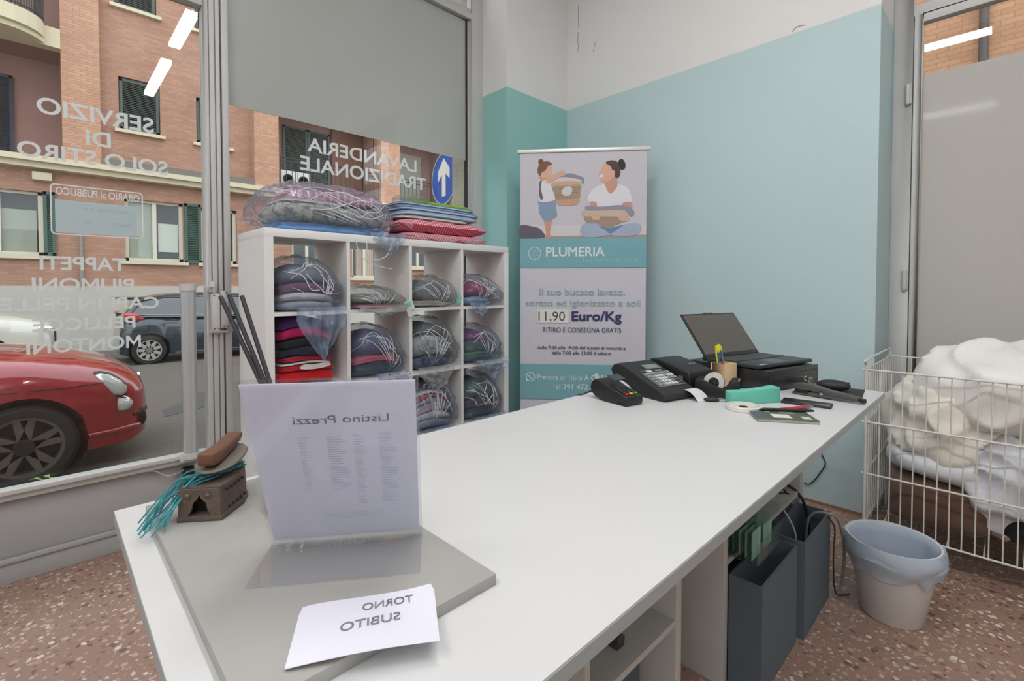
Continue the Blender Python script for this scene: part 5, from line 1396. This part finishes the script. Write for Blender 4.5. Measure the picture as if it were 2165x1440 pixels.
# ================================================================ laundry
FILM_BLUE = film_mat('blue_tinted_film', (.98, .99, 1.0), .17, (198, 220, 246))
FILM_CLEAR = film_mat('clear_film', (.98, .985, .99), .10, (232, 236, 240))
FILM_LILAC = film_mat('lilac_tinted_film', (.97, .965, .995), .20, (214, 216, 240), bscale=9)
FILM_GREY = film_mat('smoky_film', (.96, .97, .98), .14, (206, 214, 224))
FILM_TAIL = film_mat('gathered_blue_film', (.94, .97, 1.0), .55, (190, 214, 244), bscale=18)
FILM_TAILC = film_mat('gathered_clear_film', (.97, .98, .99), .45, (226, 230, 236), bscale=18)
FILM_HEM = film_mat('hem_blue_film', (.95, .98, 1.0), .38, (176, 208, 246), bscale=20)
GLINT = M('film_glint', (240, 244, 250), .25, spec=.8)  # near-white, the highlight on the film put into the colour
STRING = M('white_draw_string', (226, 228, 234), .5)
def cloth_mat(c, weave=0.25):
    return M('cloth_%d_%d_%d' % c, c, .9, var=.10, vscale=30, bump=weave, bscale=220, sheen=.2)
def gingham():
    m, nt, out = nodemat('red_gingham'); L = nt.links.new
    b = nt.nodes.new('ShaderNodeBsdfPrincipled'); b.inputs['Roughness'].default_value = .9
    tc = nt.nodes.new('ShaderNodeTexCoord'); sx = nt.nodes.new('ShaderNodeSeparateXYZ'); L(tc.outputs['Object'], sx.inputs[0])
    ad = nt.nodes.new('ShaderNodeMath'); ad.operation = 'ADD'; L(sx.outputs['Y'], ad.inputs[0]); L(sx.outputs['Z'], ad.inputs[1])
    vals = []
    for src in (sx.outputs['X'], ad.outputs[0]):
        mu = nt.nodes.new('ShaderNodeMath'); mu.operation = 'MULTIPLY'; mu.inputs[1].default_value = 58; L(src, mu.inputs[0])
        fr = nt.nodes.new('ShaderNodeMath'); fr.operation = 'FRACT'; L(mu.outputs[0], fr.inputs[0])
        gt = nt.nodes.new('ShaderNodeMath'); gt.operation = 'GREATER_THAN'; gt.inputs[1].default_value = .5; L(fr.outputs[0], gt.inputs[0]); vals.append(gt)
    s = nt.nodes.new('ShaderNodeMath'); s.operation = 'ADD'; L(vals[0].outputs[0], s.inputs[0]); L(vals[1].outputs[0], s.inputs[1])
    h = nt.nodes.new('ShaderNodeMath'); h.operation = 'MULTIPLY'; h.inputs[1].default_value = .5; L(s.outputs[0], h.inputs[0])
    cr = nt.nodes.new('ShaderNodeValToRGB'); cr.color_ramp.interpolation = 'CONSTANT'; e = cr.color_ramp.elements
    e[0].color = lin((238, 226, 226)); e[1].position = .25; e[1].color = lin((222, 128, 144)); n = e.new(.75); n.color = lin((196, 62, 88))
    L(h.outputs[0], cr.inputs[0]); L(cr.outputs[0], b.inputs['Base Color']); L(b.outputs[0], out.inputs['Surface'])
    return m
GING = gingham()
def stripes(name, ca, cb, sc, axis='X'):
    m, nt, out = nodemat(name); L = nt.links.new
    b = nt.nodes.new('ShaderNodeBsdfPrincipled'); b.inputs['Roughness'].default_value = .9
    tc = nt.nodes.new('ShaderNodeTexCoord'); sx = nt.nodes.new('ShaderNodeSeparateXYZ'); L(tc.outputs['Object'], sx.inputs[0])
    mu = nt.nodes.new('ShaderNodeMath'); mu.operation = 'MULTIPLY'; mu.inputs[1].default_value = sc; L(sx.outputs[axis], mu.inputs[0])
    fr = nt.nodes.new('ShaderNodeMath'); fr.operation = 'FRACT'; L(mu.outputs[0], fr.inputs[0])
    gt = nt.nodes.new('ShaderNodeMath'); gt.operation = 'GREATER_THAN'; gt.inputs[1].default_value = .6; L(fr.outputs[0], gt.inputs[0])
    mx = nt.nodes.new('ShaderNodeMix'); mx.data_type = 'RGBA'; mx.inputs['A'].default_value = lin(ca); mx.inputs['B'].default_value = lin(cb)
    L(gt.outputs[0], mx.inputs['Factor']); L(mx.outputs['Result'], b.inputs['Base Color']); L(b.outputs[0], out.inputs['Surface'])
    return m
def mottled(name, ca, cb, sc=26):
    m, nt, out = nodemat(name); L = nt.links.new
    b = nt.nodes.new('ShaderNodeBsdfPrincipled'); b.inputs['Roughness'].default_value = .55
    tc = nt.nodes.new('ShaderNodeTexCoord'); n = nt.nodes.new('ShaderNodeTexNoise'); n.inputs['Scale'].default_value = sc; n.inputs['Detail'].default_value = 6; n.inputs['Roughness'].default_value = .7
    L(tc.outputs['Object'], n.inputs['Vector'])
    cr = nt.nodes.new('ShaderNodeValToRGB'); cr.color_ramp.elements[0].position = .42; cr.color_ramp.elements[1].position = .58
    cr.color_ramp.elements[0].color = lin(ca); cr.color_ramp.elements[1].color = lin(cb); L(n.outputs['Fac'], cr.inputs[0]); L(cr.outputs[0], b.inputs['Base Color']); L(b.outputs[0], out.inputs['Surface'])
    return m
SEQ = mottled('grey_green_sequin', (112, 124, 118), (204, 206, 192)); SILV = mottled('silver_crinkle', (124, 130, 134), (196, 200, 202), 16)
WPAT = mottled('white_with_red_print', (224, 224, 230), (228, 226, 230), 9); PPLAID = stripes('pink_plaid', (208, 150, 176), (232, 206, 216), 28)
GPLAID = mottled('grey_plaid', (116, 124, 120), (164, 170, 164), 20)
sd = [0]
def garment(label, x, y, z, w, d, h, mat, cat='garment', grooves=2, amp=.006, e1=.3, e2=.45, top=0.0, rz=0.0, name='folded_garment', group='folded laundry on the shelves', fr=9):
    sd[0] += 1
    g = blob(w, d, h, e1, e2, 44, 14, amp, fr, sd[0] * 1.7, grooves, .035, True, top=top)
    o = g.obj(name, mat, smooth=70, loc=(x, y, z), rz=rz)
    return tag(o, label, cat, group)
def bag(label, x, y, z, w, d, h, film, tail=None, strings=0, amp=.012, top=0.0, seed=None, e1=.45, e2=.6, name='laundry_bag', sag=.38, creases=10):
    sd[0] += 1
    t = thing(name, label, 'laundry bag', (x, y, z), 0, 'plastic bags of clean laundry')
    s = sd[0] * 2.3
    g = blob(w, d, h, e1, e2, 96, 40, amp, 12, s, 0, 0, True, ridge=1.3, top=top)
    sg = lambda xx: 1 - sag * min(1, abs(xx + .02) / (w / 2)) ** 2.3
    g.v = [(a_, b_, c_ * sg(a_)) for a_, b_, c_ in g.v]
    g.obj('film', film, t, smooth=80)
    if tail:
        tx, tw, tl, ty = tail            # centre x, width at the top, length, how far forward
        rows = []
        for i in range(15):
            v = i / 14; row = []
            for j in range(17):
                u = j / 16 - .5
                wv = tw * (1 - .80 * v ** 2.4) * (1 + .12 * noise.noise(Vector((v * 6, s, 2.0))))
                xx = tx + u * wv
                ph = math.sin(u * 24 + s + v * 2) * .012 + noise.noise(Vector((u * 7 + s, v * 7, s))) * .024
                yy = -d / 2 + .03 - (ty + .042) * min(1, v * 6) + ph * min(1, v * 4)
                zz = .02 * (1 - v) - tl * max(0, v - .12) / .88 + .018 * noise.noise(Vector((u * 5, s, v * 3))) + (abs(u) * .10 * v * tl / .2)
                if v < .12: zz = .02
                row.append((xx, yy, zz))
            rows.append(row)
        G().surf(rows).obj('loose_end', FILM_TAILC if film in (FILM_CLEAR, FILM_GREY) else FILM_TAIL, t, smooth=80)
    rnd = random.Random(int(s * 10))
    def skin(xx, zz):
        k1 = min(.98, abs(2 * xx / w)); k2 = min(.97, abs(2 * zz / h - 1))
        return (xx, -d / 2 * (1 - k1 ** 3) ** .42 * (1 - k2 ** 3) ** .5 - amp * .9, zz * sg(xx))
    gc = G(); gx = tail[0] if tail else rnd.uniform(-.1, .1) * w
    for k in range(creases):  # thin pale tubes imitate glints running along the film's creases
        ex = rnd.uniform(-.46, .46) * w; ez = rnd.uniform(.45, .95) * h; t0 = rnd.uniform(.05, .45); mx_ = rnd.uniform(-.02, .02)
        P = []
        for i in range(6):
            q = t0 + (1 - t0) * i / 5
            P.append(skin(gx + (ex - gx) * q + mx_ * math.sin(q * 3), max(.004, ez * q ** .9)))
        gc.tube(smooth_path(P, 4), [.0006 + .0011 * math.sin(math.pi * i / 20) for i in range(21)], 4)
    gc.obj('crease_glint', GLINT, t, smooth=70)
    if film in (FILM_BLUE, FILM_LILAC):
        rows = []
        for i in range(6):
            v = i / 5
            row = []
            for j in range(25):
                u = j / 24 - .5
                p_ = skin(u * w * .92, h * .05 + v * h * (.22 + .12 * noise.noise(Vector((u * 9, s, 1)))))
                row.append((p_[0], p_[1] - .004 + .006 * noise.noise(Vector((u * 14, v * 5, s))), p_[2]))
            rows.append(row)
        G().surf(rows).obj('gathered_hem', FILM_HEM, t, smooth=80)
    for k in range(strings):
        a = rnd.uniform(-.25, .25); l = rnd.uniform(.25, .45) * w
        P = []
        for i in range(7):
            q = i / 6; xx = a * w + (q - .5) * l * 1.6 + rnd.uniform(-.012, .012); zz = h * (.62 + .3 * math.sin(q * 3.1 + k) * .8) + rnd.uniform(-.012, .012)
            p_ = skin(xx, min(zz, h * .97)); P.append((p_[0], p_[1] - amp * .4, p_[2]))
        G().tube(smooth_path(P, 5), .0022, 5).obj('draw_string', STRING, t, smooth=70)
    return t
CY = SY + .175
def fill(c, r, layers, bagspec, where):
    """stack of folded clothes in a compartment, from the bottom up, and the bag around them"""
    x = cellx(c) + .168; z = cellz(r)
    zz = z + .004
    for k_, (desc, col, h, wf, gr) in enumerate(layers):
        last = k_ == len(layers) - 1 and bagspec is not None
        mat = col if not isinstance(col, tuple) else cloth_mat(col)
        o_g = garment('%s %s' % (desc, where), x + random.uniform(-.006, .006), CY + .01, zz, min(.272, .272 * wf), .275, h * (1.3 if last else 1.1), mat, grooves=gr, e2=.85 if last else .5, e1=.5 if last else .32, amp=.013, rz=random.uniform(-.04, .04), fr=7)
        sagk = .40 if bagspec else .20
        for v_ in o_g.data.vertices:
            zr = v_.co.z + o_g.location.z - z; f_ = 1 - sagk * min(1, abs(v_.co.x + .02) / .165) ** 2.3
            v_.co.z = z + zr * f_ - o_g.location.z
        zz += h
    if bagspec:
        lab, film, tail, nst = bagspec
        H = zz - z + .022 + layers[-1][2] * .2
        bag(lab, x, CY - .022, z + .0012, .296, .355, H + .012, film, tail, nst, e1=.42, e2=.6, amp=.014)
random.seed(5)
fill(0, 0, [('white printed folded shirt', WPAT, .045, 1, 2), ('white folded blouse with pink trim', (226, 214, 222), .04, .98, 2), ('plum folded jumper', (122, 74, 108), .045, .97, 1), ('grey navy folded fleece', (122, 126, 142), .07, .95, 1)],
     ('blue plastic laundry bag hanging over the top left compartment edge', FILM_BLUE, (.03, .24, .24, .0), 4), 'in the top left bag')
fill(1, 0, [('pink folded top', (206, 112, 138), .018, .95, 1), ('grey plaid folded shirt', GPLAID, .045, .97, 2)], ('flat clear laundry bag in the second compartment of the top row', FILM_CLEAR, (0, .30, .035, .01), 0), 'in the flat clear bag with the tag')
fill(2, 0, [('beige folded cloth', (204, 198, 186), .03, 1, 1), ('dark grey folded sweater', (116, 122, 130), .09, .86, 1)], ('clear laundry bag with a mint sticker in the top row', FILM_CLEAR, None, 1), 'in the clear bag with the mint sticker')
fill(3, 0, [('light blue folded shirt', (150, 182, 214), .045, .8, 2), ('crimson folded knit', (156, 44, 82), .085, .74, 2)], ('blue laundry bag in the top right compartment', FILM_BLUE, (-.06, .14, .07, .0), 3), 'in the top right bag')
fill(0, 1, [('bright red knitted jumper', (206, 22, 32), .066, 1.02, 1), ('red folded shirt with a white print', (188, 30, 44), .034, .98, 1), ('thin white folded vest', (222, 218, 214), .012, .92, 0), ('crimson folded top', (176, 36, 66), .026, .86, 1), ('navy folded trousers', (44, 50, 68), .044, 1.0, 1),
            ('black green folded cardigan', (34, 38, 40), .040, 1.0, 1), ('hot pink folded sweater', (206, 30, 104), .046, 1.02, 1), ('purple folded jumper', (88, 58, 124), .050, 1.0, 1)], None, 'in the open clothes pile of the second row')
G().add([(u, 0, v) for u, v in smooth_poly([(-.075, .004), (-.02, -.004), (.05, .002), (.068, .014), (.04, .022), (-.02, .020), (-.06, .022)], 4)], [tuple(range(28))]).obj('white_print', M('shirt_print', (232, 230, 228), .8), [o for o in bpy.data.objects if o.get('label', '').startswith('red folded shirt with')][0], loc=(.03, -.1525, .012))
fill(1, 1, [('dark green folded trousers', (52, 68, 70), .07, 1, 2), ('bright pink folded towel', (228, 84, 128), .03, 1.0, 1), ('blue violet folded fleece', (112, 110, 152), .105, .97, 1)], ('blue laundry bag in the second row with a pink band inside', FILM_BLUE, (.05, .20, .07, .0), 2), 'in the second row bag')
fill(2, 1, [('navy patterned folded skirt', mottled('navy_print', (50, 64, 92), (116, 138, 168), 24), .065, 1, 2), ('silver grey crinkled jacket', SILV, .12, .98, 2), ('charcoal folded top', (106, 112, 114), .06, .9, 1)], ('smoky laundry bag with crinkled silver jacket in the second row', FILM_GREY, (-.03, .24, .13, .0), 3), 'in the smoky second row bag')
fill(3, 1, [('grey folded jeans', (92, 98, 110), .045, .95, 1), ('green folded shirt', (72, 168, 112), .016, .93, 1), ('charcoal folded skirt', (76, 84, 88), .065, .92, 1), ('violet folded scarf', (134, 60, 126), .055, .85, 1)], ('blue laundry bag bulging from the right end of the second row', FILM_BLUE, (.02, .26, .10, .02), 2), 'in the bulging bag at the right end')
fill(2, 2, [('pale blue folded shirt', (178, 194, 212), .05, 1, 2), ('white folded shirt', (222, 224, 230), .045, 1, 2), ('lilac folded blouse', (206, 188, 204), .055, 1, 3), ('grey folded vest', (176, 178, 182), .03, 1, 1), ('red striped folded cloth', (204, 66, 88), .024, .98, 0), ('white folded napkin', (226, 228, 230), .02, .95, 0), ('black folded jacket', (36, 40, 42), .04, .8, 1)],
     ('blue laundry bag with white shirts in the third row', FILM_BLUE, (-.04, .22, .10, .0), 2), 'in the third row bag of white shirts')
fill(3, 2, [('black folded leggings', (44, 46, 52), .065, 1, 2), ('dark plum folded shirt', (74, 56, 66), .05, .98, 1), ('dark green folded jumper', (82, 100, 88), .105, .96, 1)], ('blue laundry bag with dark clothes in the third row', FILM_BLUE, (.04, .26, .10, .0), 4), 'in the third row bag of dark clothes')
# hanging price tag and stickers
tg = thing('price_tag', 'white cardboard tag with mint sticker hanging from the flat bag', 'tag', (1.372, SY - .012, 1.125))
G().prism([(-.004, 0), (.048, .018), (.082, -.062), (.030, -.082)], 0, .0008, axis='y').obj('card', M('tag_card', (226, 228, 226), .7), tg)
G().prism([(.010, -.002), (.040, .008), (.048, -.016), (.018, -.026)], -.0006, -.0001, axis='y').obj('sticker', M('mint_sticker', (126, 214, 190), .6), tg)
G().prism([(.040, -.046), (.062, -.038), (.063, -.041), (.041, -.049)], -.0006, -.0001, axis='y').obj('print_line', M('tag_ink', (120, 124, 124), .7), tg)
tag(G().box(-.016, .016, 0, .0006, -.02, .02).obj('mint_label', MATS['mint_sticker'], loc=(cellx(2) + .318, SY - .004, 1.135), rot=(0, R(12), 0)), 'mint square sticker at the right edge of the top row clear bag', 'sticker')
tag(blob(.09, .03, .05, .6, .7, 24, 12, .008, 20, 3).obj('crumpled_film', FILM_CLEAR, smooth=80, loc=(cellx(2) + .13, SY + .02, cellz(0) + .03)), 'crumpled clear wrapper on the clear bag in the top row', 'wrapper')

# ---- on top of the shelving
ZT = SZ + .0008
TX, TY = 1.03, SY + .19
garment('light blue folded cotton in the big bag on top', TX, TY, ZT, .56, .33, .042, cloth_mat((120, 168, 222)), grooves=1)
garment('grey green sequined cloth in the big bag on top', TX + .0, TY, ZT + .042, .56, .33, .095, SEQ, grooves=2, amp=.012)
garment('white folded shirt in the big bag on top', TX - .08, TY, ZT + .134, .34, .30, .02, cloth_mat((228, 226, 226)), grooves=1)
garment('pink plaid shirt in the big bag on top', TX + .02, TY, ZT + .150, .48, .29, .055, PPLAID, grooves=2, amp=.01)
bag('large lilac tinted laundry bag on top of the shelving', TX - .01, TY - .005, ZT, .66, .37, .235, FILM_LILAC, (.27, .20, .10, .0), 6, amp=.018, e1=.5, e2=.75, sag=.12, creases=18)
CX = 1.70
for P in ([(1.10, SY - .012, 1.44), (1.13, SY - .014, 1.36), (1.20, SY - .016, 1.32), (1.30, SY - .014, 1.30)], [(1.16, SY - .012, 1.44), (1.165, SY - .016, 1.37), (1.21, SY - .016, 1.345), (1.27, SY - .014, 1.37), (1.30, SY - .012, 1.43)]):
    G().tube(smooth_path(P, 6), .0022, 5).obj('draw_string', STRING, [o for o in bpy.data.objects if o.get('label', '').startswith('large lilac')][0], smooth=70, world=True)
def cushion(label, x, z, w, d, h, seed):
    rows = []
    n = 40; m = 12
    g = G()
    def P(u, v, s):
        x_ = (u - .5) * w; y_ = (v - .5) * d
        k = (max(0, 1 - (2 * u - 1) ** 4) * max(0, 1 - (2 * v - 1) ** 4)) ** .42
        tuft = 1 - .35 * math.exp(-((x_ % (w / 3)) - w / 6) ** 2 / .0012) * 0 - .22 * abs(math.cos(3 * math.pi * u)) ** 12
        zz = s * h / 2 * k * tuft + .004 * noise.noise(Vector((u * 5, v * 5, seed)))
        shr = 1 - .04 * (1 - (2 * v - 1) ** 2) * abs(2 * u - 1)
        return (x_ * shr, y_ * (1 - .05 * (1 - (2 * u - 1) ** 2)), zz + h / 2)
    for s in (1, -1):
        g.surf([[P(i / n, j / m, s) for i in range(n + 1)] for j in range(m + 1)])
    return tag(g.obj('cushion', GING, smooth=70, loc=(x, SY + .20, z)), label, 'cushion', 'gingham seat cushions on the shelf')
cushion('lower red gingham seat cushion on top of the shelving', CX, ZT, .62, .34, .055, 1)
cushion('upper red gingham seat cushion under the folded shirts', CX - .01, ZT + .046, .64, .35, .085, 7)
garment('cream folded tablecloth with dark trim on the gingham cushions', CX - .06, SY + .2, ZT + .122, .50, .30, .020, cloth_mat((214, 212, 204)), grooves=1, amp=.004)
garment('pale blue folded bed sheet on the cream tablecloth', CX - .01, SY + .2, ZT + .141, .58, .30, .030, cloth_mat((176, 200, 228)), grooves=1, amp=.006, rz=.03)
BST = stripes('blue_white_stripe', (196, 214, 234), (96, 116, 150), 30, 'Z')
for k, (h, wv) in enumerate(((.016, .58), (.014, .56), (.014, .54))):
    garment('%s of three thin blue striped shirts in the folded stack' % ('lowest', 'middle', 'topmost')[k], CX - .015 - .01 * k, SY + .2, ZT + .170 + .0145 * k, wv, .30, h + .003, cloth_mat((186, 206, 230)) if k != 1 else cloth_mat((150, 172, 204)), grooves=1, amp=.007)
garment('lime green folded cloth on top of the striped shirts', CX + .02, SY + .21, ZT + .214, .42, .26, .022, cloth_mat((138, 192, 60)), grooves=0, amp=.005, rz=-.02)
tag(blob(.20, .16, .04, .6, .7, 36, 16, .012, 14, 8).obj('crumpled_film', FILM_CLEAR, smooth=80, loc=(CX - .20, SY + .12, ZT + .2145)), 'crumpled clear film lying left of the green cloth', 'wrapper')

# ================================================================ waste bin
BINW = M('white_bin_plastic', (226, 226, 224), .4)
wb = thing('waste_bin', 'white round waste bin with a pale blue liner', 'waste bin', (2.222, .278, 0))
G().lathe([(.0001, 0), (.090, 0), (.094, .004), (.138, .272), (.140, .280), (.135, .280), (.133, .272), (.089, .008), (.0001, .008)], 48).obj('body', BINW, wb, smooth=40)
LIN = frost_mat('bin_liner_film', (216, 230, 245), .6, .3)
rows = []
for i in range(26):
    v = i / 25; row = []
    for j in range(64):
        a = 2 * math.pi * j / 64
        nz = noise.noise(Vector((math.cos(a) * 2.2, math.sin(a) * 2.2, v * 4)))
        if v < .5:      # inside, bottom up
            q = v / .5; r_ = .086 + .045 * q + nz * .010; z = .03 + .253 * q + (.02 * nz if q < .9 else .006 * nz)
        else:           # folded over the rim and down
            q = (v - .5) / .5; r_ = .141 + .012 * math.sin(q * math.pi) + .010 * abs(nz) + .018 * q * max(0, math.cos(a + .6)); z = .287 - .105 * q * (1 + .45 * nz) + .004 * nz
            r_ -= .010 * q
        row.append((r_ * math.cos(a), r_ * math.sin(a), z))
    rows.append(row)
G().surf(rows, False, True).obj('liner', LIN, wb, smooth=80)

# ================================================================ wire basket of bedding
WIRE = M('white_coated_wire', (222, 220, 212), .4)
XB0, XB1, YB0, YB1 = 2.60, 3.22, .430, -1.10
wk = thing('wire_basket', 'large white wire dump basket full of bedding beside the door', 'basket', ((XB0 + XB1) / 2, (YB0 + YB1) / 2, 0))
ZR = (.842, .610, .380, .153)
for z in ZR:
    for x in (XB0, XB1):
        G().cyl((x, YB0 + .012, z), (x, YB1 - .012, z), .0042, n=8).obj('rail', WIRE, wk, world=True, smooth=40)
    for y in (YB0, YB1):
        G().cyl((XB0, y, z), (XB1, y, z), .0036, n=8).obj('rail', WIRE, wk, world=True, smooth=40)
for y in (YB0, YB1):
    G().tube(smooth_path([(XB0, y, .78), (XB0, y, .865), (XB0 + .02, y, .882), (XB1 - .02, y, .882), (XB1, y, .865), (XB1, y, .78)], 5), .005, 8).obj('end_loop', WIRE, wk, world=True, smooth=60)
wv_ = G().cyl((0, 0, .145), (0, 0, .842), .0026, n=6).mesh('wire', WIRE, smooth=40)
y = YB0 - .012
while y > YB1:
    for x in (XB0, XB1):
        link('wire', wv_, wk, world=True, loc=(x + (.004 if x == XB0 else -.004), y, 0))
    y -= .0385
x = XB0 + .05
while x < XB1 - .02:
    for yy in (YB0, YB1):
        link('wire', wv_, wk, world=True, loc=(x, yy - (.004 if yy == YB0 else -.004), 0))
    x += .05
for k in range(14):
    yy = YB0 - .06 - k * .108
    G().cyl((XB0, yy, .150), (XB1, yy, .150), .0028, n=6).obj('floor_wire', WIRE, wk, world=True)
for x in (XB0, XB1):
    for yy in (YB0 - .002, YB1 + .002):
        G().cyl((x, yy, 0), (x, yy, .86), .0065, n=10).obj('leg', WIRE, wk, world=True, smooth=40)
def sack(label, cat, name, x, y, z, w, d, h, mat, amp=.03, fr=4.5, rz=0, tilt=(0, 0), e1=.75, e2=.8, seed=1, ridge=.5, group=None):
    g = blob(w, d, h, e1, e2, 110, 56, amp, fr, seed, 0, 0, False, ridge=ridge, fine=.35)
    return tag(g.obj(name, mat, smooth=80, loc=(x, y, z), rot=(tilt[0], tilt[1], rz)), label, cat, group)
DUV = M('white_duvet', (243, 241, 236), .85, var=.02, bump=.35, bscale=16, sheen=.1)
DUV2 = M('cream_duvet', (238, 233, 222), .85, var=.03, bump=.4, bscale=18, sheen=.1)
PLST = film_mat('white_plastic_sack', (.8, .8, .82), .62, (226, 228, 234), bscale=9)
GB = 'bedding in the wire basket'
sack('large white folded duvet heaped on top of the wire basket', 'duvet', 'duvet', 2.935, -.02, .60, .54, .62, .34, DUV, .045, 3.6, .2, ridge=.8, seed=3, group=GB)
sack('cream crumpled duvet at the left end of the wire basket', 'duvet', 'duvet', 2.885, .19, .42, .44, .36, .36, DUV2, .04, 5.5, .4, seed=5, ridge=.9, group=GB)
sack('cream duvet fold at the right below the top duvet', 'duvet', 'duvet', 2.89, -.22, .50, .44, .40, .20, DUV2, .04, 5, -.2, seed=8, group=GB)
sack('flat white pillow lying across the brown bedding', 'pillow', 'pillow', 2.825, .185, .375, .36, .38, .14, M('white_pillow', (226, 228, 234), .8, bump=.15, bscale=20), .022, 5, .1, seed=11, ridge=.3, group=GB)
sack('white plastic sack of linen hanging at the basket front', 'plastic sack', 'plastic_sack', 2.815, .02, .205, .28, .24, .40, M('white_sack_plastic', (216, 218, 224), .4, var=.03, bump=.8, bscale=14), .035, 6, 0, seed=14, ridge=1.1, group=GB)
sack('second white plastic sack further right in the basket', 'plastic sack', 'plastic_sack', 2.835, -.20, .215, .30, .22, .40, MATS['white_sack_plastic'], .035, 6, 0, seed=17, ridge=1.1, group=GB)
sack('brown folded blanket at the bottom left of the basket', 'blanket', 'blanket', 2.845, .195, .178, .40, .36, .215, M('brown_blanket', (96, 72, 58), .9, var=.08, bump=.3, bscale=60, sheen=.3), .02, 5, 0, e1=.4, e2=.5, seed=20, ridge=.3, group=GB)
sack('black bin bag at the bottom of the wire basket', 'bin bag', 'bin_bag', 2.91, -.12, .19, .50, .30, .16, M('black_bag', (26, 27, 34), .3, bump=.8, bscale=16), .03, 6, 0, seed=23, ridge=1, group=GB)
sack('grey duvet filling the far half of the basket', 'duvet', 'duvet', 2.91, -.70, .21, .50, .60, .56, DUV, .05, 4, 0, e1=.6, e2=.6, seed=26, group=GB)
